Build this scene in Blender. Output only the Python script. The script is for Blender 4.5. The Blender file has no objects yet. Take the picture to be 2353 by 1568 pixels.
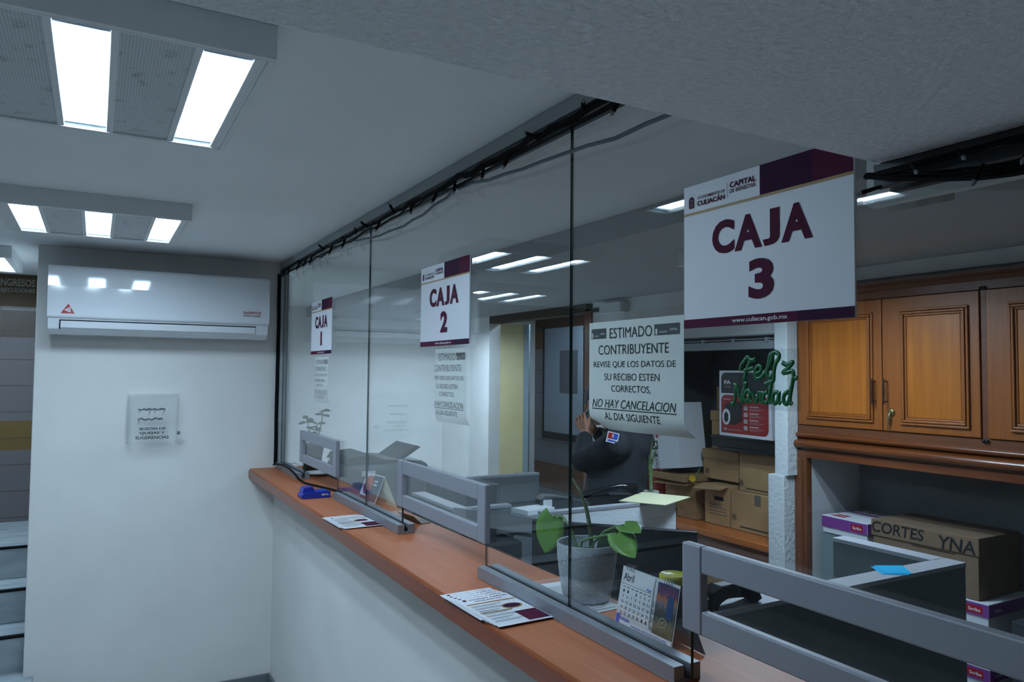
import bpy, bmesh, math, random
from mathutils import Vector, Matrix
random.seed(7)
scn = bpy.context.scene
COL = scn.collection
# ------------------------------------------------------------------ camera
YAW, PITCH, ROLL = 0.5103, 0.0435, 0.0091
cam_d = bpy.data.cameras.new('camera'); cam = bpy.data.objects.new('camera', cam_d); COL.objects.link(cam)
cam_d.sensor_width = 36; cam_d.lens = 1708.2 / 2353 * 36; cam_d.clip_start = 0.02; cam_d.clip_end = 60
fwd = Vector((math.sin(YAW)*math.cos(PITCH), math.cos(YAW)*math.cos(PITCH), math.sin(PITCH)))
rt = Vector((math.cos(YAW), -math.sin(YAW), 0)); up = rt.cross(fwd)
r2 = rt*math.cos(ROLL) + up*math.sin(ROLL); u2 = -rt*math.sin(ROLL) + up*math.cos(ROLL)
M = Matrix((r2, u2, -fwd)).transposed().to_4x4(); M.translation = Vector((-0.91, 0, 1.611))
cam.matrix_world = M
scn.camera = cam
# ------------------------------------------------------------------ world, exposure, lamp output
LAMP = 42.0            # radiance of the fluorescent diffusers
LAMP_COL = (0.655, 0.88, 1.10)
w = bpy.data.worlds.new('world'); scn.world = w; w.use_nodes = True
w.node_tree.nodes['Background'].inputs[0].default_value = (0.55, 0.75, 0.9, 1)
w.node_tree.nodes['Background'].inputs[1].default_value = 0.03
vs = scn.view_settings
vs.view_transform = 'Standard'; vs.look = 'None'; vs.gamma = 1; vs.use_curve_mapping = False; vs.exposure = 0.06
try:
    scn.cycles.max_bounces = 14; scn.cycles.transparent_max_bounces = 24; scn.cycles.diffuse_bounces = 6
    scn.cycles.use_denoising = True; scn.cycles.sample_clamp_indirect = 6
except Exception: pass

# ------------------------------------------------------------------ materials
def lin(c):
    return tuple((x/12.92 if x <= 0.04045 else ((x+0.055)/1.055)**2.4) for x in c)
def hexc(h): return lin(tuple(int(h[i:i+2], 16)/255 for i in (0, 2, 4)))
def mat(name, col, rough=0.5, metal=0.0, noise=0.0, nscale=40, bump=0.0, bscale=200, coat=0.0, spec=0.5, stretch=None, mottled=None, ramp=(.3, .7)):
    m = bpy.data.materials.new(name); m.use_nodes = True
    nt = m.node_tree; b = nt.nodes['Principled BSDF']
    if isinstance(col, str): col = hexc(col)
    b.inputs['Base Color'].default_value = (*col, 1); b.inputs['Roughness'].default_value = rough
    b.inputs['Metallic'].default_value = metal; b.inputs['Coat Weight'].default_value = coat
    b.inputs['Specular IOR Level'].default_value = spec
    tc = None
    if noise or bump:
        tc = nt.nodes.new('ShaderNodeTexCoord'); mp = nt.nodes.new('ShaderNodeMapping')
        nt.links.new(tc.outputs['Object'], mp.inputs[0])
        if stretch: mp.inputs['Scale'].default_value = stretch
    if noise:
        n = nt.nodes.new('ShaderNodeTexNoise'); n.inputs['Scale'].default_value = nscale; n.inputs['Detail'].default_value = 5
        nt.links.new(mp.outputs[0], n.inputs[0])
        r = nt.nodes.new('ShaderNodeValToRGB')
        lo = mottled if mottled else tuple(max(0, c*(1-noise)) for c in col); hi = tuple(min(1, c*(1+noise)) for c in col)
        r.color_ramp.elements[0].color = (*lo, 1); r.color_ramp.elements[1].color = (*hi, 1)
        r.color_ramp.elements[0].position, r.color_ramp.elements[1].position = ramp
        nt.links.new(n.outputs[0], r.inputs[0]); nt.links.new(r.outputs[0], b.inputs['Base Color'])
    if bump:
        n2 = nt.nodes.new('ShaderNodeTexNoise'); n2.inputs['Scale'].default_value = bscale; n2.inputs['Detail'].default_value = 3
        nt.links.new(tc.outputs['Object'], n2.inputs[0])
        bp = nt.nodes.new('ShaderNodeBump'); bp.inputs['Strength'].default_value = bump; bp.inputs['Distance'].default_value = 0.01
        nt.links.new(n2.outputs[0], bp.inputs['Height']); nt.links.new(bp.outputs[0], b.inputs['Normal'])
    return m
def glass(name, tint, ior=1.48):
    """thin architectural glass: clear straight through, Fresnel reflections on both faces"""
    m = bpy.data.materials.new(name); m.use_nodes = True; nt = m.node_tree
    for n in list(nt.nodes): nt.nodes.remove(n)
    out = nt.nodes.new('ShaderNodeOutputMaterial'); mx = nt.nodes.new('ShaderNodeMixShader')
    tr = nt.nodes.new('ShaderNodeBsdfTransparent'); gl = nt.nodes.new('ShaderNodeBsdfGlossy')
    tr.inputs[0].default_value = (*tint, 1); gl.inputs['Roughness'].default_value = 0.0; gl.inputs[0].default_value = (1, 1, 1, 1)
    fr = nt.nodes.new('ShaderNodeFresnel'); ge = nt.nodes.new('ShaderNodeNewGeometry')
    mr = nt.nodes.new('ShaderNodeMapRange'); mr.inputs['To Min'].default_value = ior; mr.inputs['To Max'].default_value = 1/ior
    nt.links.new(ge.outputs['Backfacing'], mr.inputs['Value']); nt.links.new(mr.outputs[0], fr.inputs['IOR'])
    nt.links.new(fr.outputs[0], mx.inputs[0]); nt.links.new(tr.outputs[0], mx.inputs[1]); nt.links.new(gl.outputs[0], mx.inputs[2])
    nt.links.new(mx.outputs[0], out.inputs[0])
    return m
def emit(name, col, s):
    m = bpy.data.materials.new(name); m.use_nodes = True; nt = m.node_tree; b = nt.nodes['Principled BSDF']
    b.inputs['Base Color'].default_value = (.8, .8, .8, 1); b.inputs['Emission Color'].default_value = (*col, 1); b.inputs['Emission Strength'].default_value = s
    return m
def wood(name, c1, c2, axis='y', rough=0.35, coat=0.2, scale=1.0):
    m = bpy.data.materials.new(name); m.use_nodes = True; nt = m.node_tree; b = nt.nodes['Principled BSDF']
    b.inputs['Roughness'].default_value = rough; b.inputs['Coat Weight'].default_value = coat; b.inputs['Coat Roughness'].default_value = .15
    tc = nt.nodes.new('ShaderNodeTexCoord'); mp = nt.nodes.new('ShaderNodeMapping')
    s = {'x': (2, 45, 45), 'y': (45, 2, 45), 'z': (45, 45, 2)}[axis]
    mp.inputs['Scale'].default_value = tuple(v*scale for v in s)
    n = nt.nodes.new('ShaderNodeTexNoise'); n.inputs['Scale'].default_value = 1.6; n.inputs['Detail'].default_value = 6; n.inputs['Distortion'].default_value = .4
    r = nt.nodes.new('ShaderNodeValToRGB'); r.color_ramp.elements[0].position = .25; r.color_ramp.elements[1].position = .75
    r.color_ramp.elements[0].color = (*hexc(c1), 1); r.color_ramp.elements[1].color = (*hexc(c2), 1)
    nt.links.new(tc.outputs['Object'], mp.inputs[0]); nt.links.new(mp.outputs[0], n.inputs[0]); nt.links.new(n.outputs[0], r.inputs[0])
    nt.links.new(r.outputs[0], b.inputs['Base Color'])
    return m
def tiles(name, cols, size, zoff, zbands, joint='#'):
    """wall tiles; zbands = [(ztop, colour)...] from the floor up, in world z"""
    m = bpy.data.materials.new(name); m.use_nodes = True; nt = m.node_tree; b = nt.nodes['Principled BSDF']
    b.inputs['Roughness'].default_value = .35
    ge = nt.nodes.new('ShaderNodeNewGeometry'); sp = nt.nodes.new('ShaderNodeSeparateXYZ'); nt.links.new(ge.outputs['Position'], sp.inputs[0])
    mr = nt.nodes.new('ShaderNodeMapRange'); mr.inputs['From Min'].default_value = -1; mr.inputs['From Max'].default_value = 3
    nt.links.new(sp.outputs['Z'], mr.inputs['Value'])
    rp = nt.nodes.new('ShaderNodeValToRGB'); rp.color_ramp.interpolation = 'CONSTANT'
    els = rp.color_ramp.elements
    els[0].position = 0; els[0].color = (*hexc(zbands[0][1]), 1)
    els[1].position = (zbands[0][0]+1)/4; els[1].color = (*hexc(zbands[1][1]), 1)
    for k in range(1, len(zbands)-1):
        e = els.new((zbands[k][0]+1)/4); e.color = (*hexc(zbands[k+1][1]), 1)
    nt.links.new(mr.outputs[0], rp.inputs[0])
    def line(sock, size, off, wd=.006):
        a = nt.nodes.new('ShaderNodeMath'); a.operation = 'ADD'; a.inputs[1].default_value = off; nt.links.new(sock, a.inputs[0])
        md = nt.nodes.new('ShaderNodeMath'); md.operation = 'FLOORED_MODULO'; md.inputs[1].default_value = size; nt.links.new(a.outputs[0], md.inputs[0])
        lt = nt.nodes.new('ShaderNodeMath'); lt.operation = 'LESS_THAN'; lt.inputs[1].default_value = wd; nt.links.new(md.outputs[0], lt.inputs[0])
        return lt.outputs[0]
    hs = nt.nodes.new('ShaderNodeMath'); hs.operation = 'ADD'; nt.links.new(sp.outputs['X'], hs.inputs[0]); nt.links.new(sp.outputs['Y'], hs.inputs[1])
    l1 = line(hs.outputs[0], size[0], cols[0]); l2 = line(sp.outputs['Z'], size[1], zoff)
    mx = nt.nodes.new('ShaderNodeMath'); mx.operation = 'MAXIMUM'; nt.links.new(l1, mx.inputs[0]); nt.links.new(l2, mx.inputs[1])
    mc = nt.nodes.new('ShaderNodeMix'); mc.data_type = 'RGBA'; nt.links.new(mx.outputs[0], mc.inputs['Factor'])
    nt.links.new(rp.outputs[0], mc.inputs['A']); mc.inputs['B'].default_value = (*hexc('4a4038'), 1)
    nt.links.new(mc.outputs['Result'], b.inputs['Base Color'])
    return m

MW = mat('painted_wall', (.72, .715, .69), .75, noise=.04, nscale=3, bump=.05, bscale=60)
MCEIL = mat('painted_ceiling', (.80, .82, .83), .85, noise=.03, nscale=2, bump=.06, bscale=90)
MSTIP = mat('stippled_plaster', (.84, .84, .85), .9, noise=.07, nscale=120, bump=.55, bscale=125)
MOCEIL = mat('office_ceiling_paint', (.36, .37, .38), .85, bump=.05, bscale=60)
MOWALL = mat('office_wall_paint', (.78, .78, .77), .8, noise=.06, nscale=4, bump=.08, bscale=50)
MALC = mat('alcove_shade_colour', (.16, .17, .19), .8, noise=.1, nscale=6)  # shade of the unlit alcove put into the wall colour
MGREY = mat('grey_baseboard', '6a7076', .5)
MFLOOR = mat('grey_floor', 'c4c6c4', .3, noise=.15, nscale=6)
MMARB = mat('grey_marble', '9aa3a8', .25, noise=.18, nscale=5, stretch=(1, 3, 3))
MBLACK = mat('black_rubber', '0a0b0c', .7, spec=.15)
MBLK = mat('black_plastic', '111316', .4, bump=.1, bscale=400)
MBLKG = mat('black_gloss', '0b0c0e', .2)
MDGREY = mat('dark_grey_plastic', '3b3f44', .5)
MMGREY = mat('mid_grey_plastic', '6c7276', .5)
MALU = mat('brushed_aluminium', '8f949c', .42, metal=.55, noise=.03, nscale=60)
MALUP = mat('silver_painted_frame', '92959d', .5, metal=.15, bump=.06, bscale=500)
MCHAN = mat('grey_head_channel', 'a3a9ab', .5)
MCHAND = mat('dark_channel_lip', '3c4348', .5)
MGLASS = glass('clear_window_glass', (.985, .997, .991))
MGEDGE = mat('green_glass_edge', '1d3a36', .15)
MACRY = glass('clear_acrylic', (.992, .996, .996), 1.35)
MSHEET = glass('clear_plastic_sheet', (.9, .93, .92), 1.35)
MCOUNT = wood('counter_laminate', 'a45a33', 'b36c45', 'y', .5, .0)
MCEDGE = wood('counter_front_edge', '7a3a20', '8a4426', 'y', .35, .2)
MWDARK = wood('dark_stained_wood', '5c2f17', '74401f', 'y', .5, .05)
MWGLOSS = wood('varnished_moulding', '5e2d14', '7a401d', 'y', .25, .4)
MWDARKV = wood('dark_stained_wood_upright', '613218', '7a4522', 'z', .3, .4)
MWDOOR = wood('honey_oak_panel', '9c530f', 'b96c18', 'z', .4, .1, .7)
MWRAIL = wood('oak_stile', '84450f', '9a5516', 'z', .45, .05)
MLEDGE = wood('orange_wood_ledge', 'b0602c', 'c87438', 'y', .35, .3)
MKRAFT = mat('kraft_cardboard', 'ae8b62', .8, noise=.08, nscale=10)
MKRAFTD = mat('darker_cardboard', '94744e', .85, noise=.1, nscale=10)
MTAPE = mat('packing_tape', '70665a', .3)
MWHITE = mat('white_gloss_plastic', (.66, .69, .72), .07)
MWHITED = mat('white_matte', (.72, .74, .75), .6)
MFIX = mat('white_enamel', (.72, .75, .76), .5)
MPERF = None
MSIGN = mat('white_signboard', (.68, .70, .74), .45)
MMAR = mat('maroon_print', '4c1230', .7, spec=.15)
MPUR = mat('dark_plum_print', '331030', .7, spec=.15)
MGOLD = mat('gold_print', '9a7a3f', .5)
MPAPER = mat('printed_paper', (.70, .72, .70), .7)
MINK = mat('black_ink', '17191c', .6)
MINKG = mat('grey_ink', '6b7076', .6)
MRED = mat('red_print', 'a5141c', .45)
MREDD = mat('extinguisher_red', '9a1418', .3, coat=.4)
MBLUE = mat('blue_plastic', '12309c', .35)
MSKYB = mat('cyan_card', '00a4d4', .7, spec=.2)
MPRINTB = mat('blue_print', '1f4fb4', .5)
MPURPLE = mat('purple_carton_print', '7c3c8c', .5)
MCARTW = mat('white_carton', (.66, .67, .72), .55)
MPARTW = mat('pale_grey_partition', 'e0e6ec', .7, bump=.25, bscale=90)
MPARTG = mat('green_grey_fabric', '646e70', .9, noise=.08, nscale=120, bump=.2, bscale=300)
MPTOP = mat('partition_cap', '9ca0a8', .5)
MYELD = mat('cream_yellow_door', 'b9ac80', .55, noise=.06, nscale=5)
MGJAMB = mat('grey_jamb', '7b8a92', .5)
MMANILA = mat('manila_card', 'cfcca8', .7)
MPOT = mat('speckled_pot', 'b6bdc3', .7, noise=.6, nscale=330, mottled=hexc('98a0a7'), ramp=(.60, .68))
MSOIL = mat('potting_soil', '4a3c30', 1, noise=.5, nscale=80, bump=.8, bscale=90)
MLEAF = mat('green_leaf', '66963a', .4, noise=.18, nscale=18)
MLEAFD = mat('dark_leaf', '2f4a30', .45, noise=.25, nscale=25)
MSTEM = mat('green_stem', '5f8446', .5)
MSANS = mat('mottled_snake_leaf', '4f5f3a', .45, noise=.45, nscale=60, stretch=(1, 1, 4))
MGLIT = mat('green_glitter', '0a5a30', .35, noise=.5, nscale=500, metal=.2)
MTILE1 = tiles('stair_hall_tiles', (1.366, 0), (.33, .167), .17, [(1.0, '625f60'), (1.093, '625f60'), (1.27, '64502c'), (1.80, '625f60'), (1.972, '46362a'), (2.01, '77726e'), (2.9, '5b4526')])
MTILE2 = tiles('hall_tiles', (.1, 0), (.4, .25), .1, [(.40, '6e6e70'), (.667, '6b4526'), (1.868, '77777c'), (2.05, '6b4526'), (2.3, '4a3426'), (2.9, '5b4526')])
MSKIN = mat('skin', 'bd8a72', .55)
MJACK = mat('charcoal_jacket', '2c3036', .85, noise=.1, nscale=60, bump=.2, bscale=60)
MTROU = mat('dark_trousers', '1d2026', .85)
MHAIR = mat('grey_hair', '454b52', .7, noise=.3, nscale=150)
MMASK = mat('light_blue_mask', '6aa6b4', .8)
MBRASS = mat('old_brass', '8a7a55', .35, metal=.8)
MBRONZE = mat('bronze_pull', '5a4038', .35, metal=.7)
MLAMP = emit('fluorescent_diffuser', LAMP_COL, LAMP)
MLAMPO = emit('office_tube_diffuser', LAMP_COL, LAMP*2.4)
MLENS = mat('ribbed_reflector', 'b4c2cc', .4, metal=.5)
MCLEARB = mat('bulb_clear_tip', (.2, .22, .24), .2)

# ------------------------------------------------------------------ mesh helpers
class MB:
    def __init__(s): s.v = []; s.f = []; s.m = []; s.sm = []
    def add(s, vs, fs, mi=0, M=None, smooth=False):
        o = len(s.v)
        for p in vs:
            p = Vector(p)
            s.v.append(M @ p if M is not None else p)
        for f in fs: s.f.append([i+o for i in f]); s.m.append(mi); s.sm.append(smooth)
        return s
    def box(s, x0, x1, y0, y1, z0, z1, mi=0, M=None):
        if x0 > x1: x0, x1 = x1, x0
        if y0 > y1: y0, y1 = y1, y0
        if z0 > z1: z0, z1 = z1, z0
        vs = [(x0, y0, z0), (x1, y0, z0), (x1, y1, z0), (x0, y1, z0), (x0, y0, z1), (x1, y0, z1), (x1, y1, z1), (x0, y1, z1)]
        fs = [(0, 3, 2, 1), (4, 5, 6, 7), (0, 1, 5, 4), (1, 2, 6, 5), (2, 3, 7, 6), (3, 0, 4, 7)]
        return s.add(vs, fs, mi, M)
    def quad(s, a, b, c, d, mi=0): return s.add([a, b, c, d], [(0, 1, 2, 3)], mi)
    def prism(s, poly, d, mi=0, M=None, mi_side=None):
        """poly: ordered 3D points of one planar face (normal opposite to d), d: extrusion vector"""
        n = len(poly); d = Vector(d)
        vs = [Vector(p) for p in poly] + [Vector(p)+d for p in poly]
        s.add(vs, [tuple(range(n-1, -1, -1)), tuple(range(n, 2*n))], mi, M)
        return s.add(vs, [(i, (i+1) % n, n+(i+1) % n, n+i) for i in range(n)], mi if mi_side is None else mi_side, M)
    def tube(s, pts, r, mi=0, n=8, flat=None, M=None):
        pts = [Vector(p) for p in pts]; N = len(pts)
        rs = r if isinstance(r, (list, tuple)) else [r]*N
        vs = []; prev = None
        for i, p in enumerate(pts):
            t = (pts[min(i+1, N-1)] - pts[max(i-1, 0)])
            if t.length < 1e-9: t = Vector((0, 0, 1))
            t.normalize()
            if prev is None:
                a = Vector((0, 0, 1)) if abs(t.z) < .9 else Vector((1, 0, 0)); u = t.cross(a).normalized()
            else:
                u = (prev - t*prev.dot(t))
                u = u.normalized() if u.length > 1e-6 else t.orthogonal().normalized()
            prev = u; v = t.cross(u)
            for k in range(n):
                q = u*math.cos(2*math.pi*k/n)*rs[i] + v*math.sin(2*math.pi*k/n)*rs[i]
                if flat: q = q - flat*q.dot(flat)*.6
                vs.append(p+q)
        fs = [(i*n+k, i*n+(k+1) % n, (i+1)*n+(k+1) % n, (i+1)*n+k) for i in range(N-1) for k in range(n)]
        s.add(vs, fs, mi, M, True)
        return s.add(vs, [tuple(range(n-1, -1, -1)), tuple((N-1)*n+k for k in range(n))], mi, M)
    def lathe(s, prof, c, mi=0, n=32, axis='z', M=None):
        """prof: list of (radius, height)"""
        vs = []; c = Vector(c)
        for r, h in prof:
            for k in range(n):
                a = 2*math.pi*k/n; x, y = r*math.cos(a), r*math.sin(a)
                vs.append(c + (Vector((x, y, h)) if axis == 'z' else Vector((h, x, y)) if axis == 'x' else Vector((y, h, x))))
        fs = [(i*n+k, i*n+(k+1) % n, (i+1)*n+(k+1) % n, (i+1)*n+k) for i in range(len(prof)-1) for k in range(n)]
        s.add(vs, fs, mi, M, True)
        L = len(prof)-1
        if prof[0][0] > 1e-5: s.add(vs[:n], [tuple(range(n-1, -1, -1))], mi, M)
        if prof[L][0] > 1e-5: s.add(vs[L*n:], [tuple(range(n))], mi, M)
        return s
    def ell(s, c, r, mi=0, rot=None, n=20, k=12):
        vs = []; fs = []; R = rot if rot is not None else Matrix.Identity(3); c = Vector(c)
        for i in range(k+1):
            th = math.pi*i/k
            for j in range(n):
                a = 2*math.pi*j/n
                vs.append(c + R @ Vector((r[0]*math.sin(th)*math.cos(a), r[1]*math.sin(th)*math.sin(a), r[2]*math.cos(th))))
        for i in range(k):
            for j in range(n): fs.append((i*n+j, (i+1)*n+j, (i+1)*n+(j+1) % n, i*n+(j+1) % n))
        return s.add(vs, fs, mi, None, True)
    def build(s, name, mats, parent=None, origin=None, bevel=0, seg=2, rot_ok=True):
        if not isinstance(mats, (list, tuple)): mats = [mats]
        xs = [p.x for p in s.v]; ys = [p.y for p in s.v]; zs = [p.z for p in s.v]
        O = Vector(origin) if origin else Vector(((min(xs)+max(xs))/2, (min(ys)+max(ys))/2, min(zs)))
        me = bpy.data.meshes.new(name); me.from_pydata([p-O for p in s.v], [], s.f)
        for m in mats: me.materials.append(m)
        me.polygons.foreach_set('material_index', s.m); me.polygons.foreach_set('use_smooth', s.sm); me.update()
        o = bpy.data.objects.new(name, me); COL.objects.link(o)
        o['wo'] = tuple(O)
        if parent is not None:
            o.parent = parent; o.location = O - Vector(parent['wo'])
        else: o.location = O
        if bevel:
            b = o.modifiers.new('bevel', 'BEVEL'); b.width = bevel; b.segments = seg; b.limit_method = 'ANGLE'; b.angle_limit = .6
        return o
def tag(o, label, cat, group=None):
    o['label'] = label; o['category'] = cat
    if group: o['group'] = group
    return o
def struct(o): o['kind'] = 'structure'; return o
def thing(name, loc, label, cat, group=None):
    o = bpy.data.objects.new(name, None); COL.objects.link(o); o.location = loc; o['wo'] = tuple(loc); o.empty_display_size = .05
    return tag(o, label, cat, group)
_tc = {}
def text_geo(t, off=0.0, shear=0.0, space=1.0):
    key = (t, off, shear, space)
    if key in _tc: return _tc[key]
    cu = bpy.data.curves.new('lettering_curve', 'FONT'); cu.body = t; cu.offset = off; cu.shear = shear; cu.space_character = space
    cu.resolution_u = 4; cu.size = 1
    ob = bpy.data.objects.new('lettering_curve', cu); COL.objects.link(ob)
    dg = bpy.context.evaluated_depsgraph_get(); dg.update()
    me = bpy.data.meshes.new_from_object(ob.evaluated_get(dg))
    vs = [tuple(v.co) for v in me.vertices]; fs = [tuple(p.vertices) for p in me.polygons]
    bpy.data.objects.remove(ob); bpy.data.curves.remove(cu); bpy.data.meshes.remove(me)
    x0 = min(v[0] for v in vs); x1 = max(v[0] for v in vs); y0 = min(v[1] for v in vs); y1 = max(v[1] for v in vs)
    _tc[key] = ([((v[0]-x0)/(x1-x0), (v[1]-y0)/(y1-y0)) for v in vs], fs, (x1-x0)/(y1-y0))
    return _tc[key]
def text(mb, t, f, cx, cy, h=None, wd=None, mi=0, off=0.0, shear=0.0, n=0.0):
    """letter t centred at plane coordinates (cx, cy); f(u, v, n) -> world point"""
    vs, fs, asp = text_geo(t, off, shear)
    if wd is None: wd = h*asp
    if h is None: h = wd/asp
    mb.add([f(cx+(x-.5)*wd, cy+(y-.5)*h, n) for x, y in vs], fs, mi)
def rect(mb, f, u0, u1, v0, v1, mi=0, n=0.0):
    mb.add([f(u0, v0, n), f(u1, v0, n), f(u1, v1, n), f(u0, v1, n)], [(0, 1, 2, 3)], mi)
def disc(mb, f, cu, cv, ru, rv, mi=0, n=0.0, k=28, inner=None):
    P = [f(cu+ru*math.cos(2*math.pi*i/k), cv+rv*math.sin(2*math.pi*i/k), n) for i in range(k)]
    if inner is None: mb.add(P, [tuple(range(k))], mi)
    else:
        Q = [f(cu+ru*inner*math.cos(2*math.pi*i/k), cv+rv*inner*math.sin(2*math.pi*i/k), n) for i in range(k)]
        mb.add(P+Q, [(i, (i+1) % k, k+(i+1) % k, k+i) for i in range(k)], mi)
def rrect(mb, f, u0, u1, v0, v1, r, mi=0, n=0.0, corners=(1, 1, 1, 1)):
    P = []
    for ci, (cx, cy, a0) in enumerate(((u1-r, v1-r, 0), (u0+r, v1-r, 90), (u0+r, v0+r, 180), (u1-r, v0+r, 270))):
        if corners[ci]:
            for k in range(7): a = math.radians(a0+15*k); P.append(f(cx+r*math.cos(a), cy+r*math.sin(a), n))
        else: P.append(f((u1, u0, u0, u1)[ci], (v1, v1, v0, v0)[ci], n))
    mb.add(P, [tuple(range(len(P)))], mi)
def plane(O, ux, uy):
    O = Vector(O); ux = Vector(ux).normalized(); uy = Vector(uy).normalized(); nn = ux.cross(uy)
    return lambda u, v, n=0.0: O + ux*u + uy*v + nn*n

FZ = -.12     # floor
CZ = 2.216    # lobby ceiling
YB = 4.25     # wall with the air conditioner
# ------------------------------------------------------------------ room shell
struct(MB().box(-3.6, 3.6, -2.6, 7.2, FZ-.1, FZ).build('floor', MFLOOR))
struct(MB().box(-3.6, .8, -2.6, 7.2, CZ, CZ+.12).build('ceiling', MCEIL))
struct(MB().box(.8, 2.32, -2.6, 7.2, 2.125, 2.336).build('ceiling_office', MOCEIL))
struct(MB().box(2.32, 3.6, -2.6, 7.2, 2.36, 2.46).build('ceiling_hall', MOCEIL))
struct(MB().box(-1.167, 0.02, YB, YB+.12, FZ, CZ).build('wall_back', MW, bevel=.004))
struct(MB().box(-3.6, -1.0, 5.69, 5.81, FZ, CZ).build('wall_stairs', MTILE1))
struct(MB().box(-1.12, -1.0, YB+.12, 5.69, FZ, CZ).build('wall_stairwell', MW))
struct(MB().box(-3.6, -3.5, -2.6, 5.69, FZ, CZ).build('wall_left', MTILE1))
struct(MB().box(-3.6, 3.6, -2.6, -2.5, FZ, CZ).build('wall_front', MW))
struct(MB().box(-.03, .1, -2.5, YB, FZ, 1.02).build('wall_counter', MW))
struct(MB().box(-1.0, 3.6, 7.0, 7.1, FZ, 2.36).build('wall_office_back', MOWALL))
struct(MB().box(-1.16, -.042, YB-.012, YB, FZ, FZ+.085).build('baseboard_back', MGREY, bevel=.002))
struct(MB().box(-.042, -.03, -2.5, YB, FZ, FZ+.085).build('baseboard_counter', MGREY, bevel=.002))
# stippled drop beam over the near end of the room
struct(MB().box(-3.5, 0.0, -1.6, .611, 1.89, CZ).build('ceiling_beam', MSTIP, bevel=.006))
# office wall behind the cashiers: far white stretch, doorway header, alcove
struct(MB().box(2.2, 2.32, 5.98, 7.0, FZ, 2.36).build('wall_office_far', MOWALL, bevel=.004))
b = MB(); b.box(2.2, 2.32, 4.46, 5.98, 2.06, 2.36)
struct(b.build('trim_1', mat('brown_transom', '3e3129', .6)))
for q in ((2.2, 2.32, 3.95, 4.37, FZ, 2.36), (2.2, 2.32, 2.66, 3.95, 1.83, 2.36), (2.2, 2.32, 2.66, 3.95, FZ, .70), (2.28, 2.36, 1.0, 2.66, 2.046, 2.125),
          (2.62, 2.72, -2.5, 2.66, FZ, 2.125), (2.2, 2.62, -2.5, -2.4, FZ, 2.125), (2.215, 2.285, 1.0, 2.66, 2.064, 2.125)):
    struct(MB().box(*q).build('wall_office_right', MOWALL))
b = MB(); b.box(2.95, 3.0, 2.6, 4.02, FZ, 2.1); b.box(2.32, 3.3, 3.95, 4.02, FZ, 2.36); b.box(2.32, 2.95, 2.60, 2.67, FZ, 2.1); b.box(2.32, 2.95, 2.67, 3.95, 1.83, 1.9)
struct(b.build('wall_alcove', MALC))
struct(MB().box(2.19, 2.33, 4.37, 4.46, FZ, 2.06).build('trim_2', MWDARKV, bevel=.004))
struct(MB().box(3.3, 3.4, 4.02, 7.0, FZ, 2.36).build('wall_hall', MTILE2))
b = MB(); b.box(2.12, 2.2, 2.585, 2.665, 1.11, 2.0); b.box(2.11, 2.2, 2.60, 2.70, FZ, 1.11)
struct(b.build('trim_3', mat('rough_white_plaster', (.68, .72, .74), .85, bump=.6, bscale=45), bevel=.004))
# stairs up to the hall behind the lobby
b = MB()
st = [(4.35, .316), (4.594, .479), (4.857, .643)]
z0 = FZ
for y, z in st:
    b.box(-3.4, -1.125, y, 5.69, z0, z); z0 = z
b.box(-3.4, -1.125, 4.10, 5.69, FZ, .15)
struct(b.build('floor_stairs', MMARB, bevel=.004))
b = MB()
for y, z in st: b.box(-3.4, -1.13, y-.004, y+.028, z-.004, z+.006)
struct(b.build('trim_4', MBLACK))

# ------------------------------------------------------------------ ceiling lights
def perf_mat():
    m = bpy.data.materials.new('perforated_metal'); m.use_nodes = True; nt = m.node_tree; bs = nt.nodes['Principled BSDF']; bs.inputs['Roughness'].default_value = .6
    tc = nt.nodes.new('ShaderNodeTexCoord'); v = nt.nodes.new('ShaderNodeTexVoronoi'); v.inputs['Scale'].default_value = 190; v.inputs['Randomness'].default_value = .0
    nt.links.new(tc.outputs['Object'], v.inputs[0])
    r = nt.nodes.new('ShaderNodeValToRGB'); r.color_ramp.elements[0].position = .25; r.color_ramp.elements[1].position = .35
    r.color_ramp.elements[0].color = (.42, .44, .46, 1); r.color_ramp.elements[1].color = (.62, .66, .68, 1); nt.links.new(v.outputs[0], r.inputs[0])
    n = nt.nodes.new('ShaderNodeTexNoise'); n.inputs['Scale'].default_value = 22; n.inputs['Detail'].default_value = 6; nt.links.new(tc.outputs['Object'], n.inputs[0])
    r2_ = nt.nodes.new('ShaderNodeValToRGB'); r2_.color_ramp.elements[0].position = .30; r2_.color_ramp.elements[1].position = .42
    r2_.color_ramp.elements[0].color = (.55, .55, .55, 1); nt.links.new(n.outputs[0], r2_.inputs[0])
    mx = nt.nodes.new('ShaderNodeMix'); mx.data_type = 'RGBA'; mx.blend_type = 'MULTIPLY'; mx.inputs['Factor'].default_value = 1
    nt.links.new(r.outputs[0], mx.inputs['A']); nt.links.new(r2_.outputs[0], mx.inputs['B']); nt.links.new(mx.outputs['Result'], bs.inputs['Base Color'])
    return m
MPERF = perf_mat()
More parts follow.
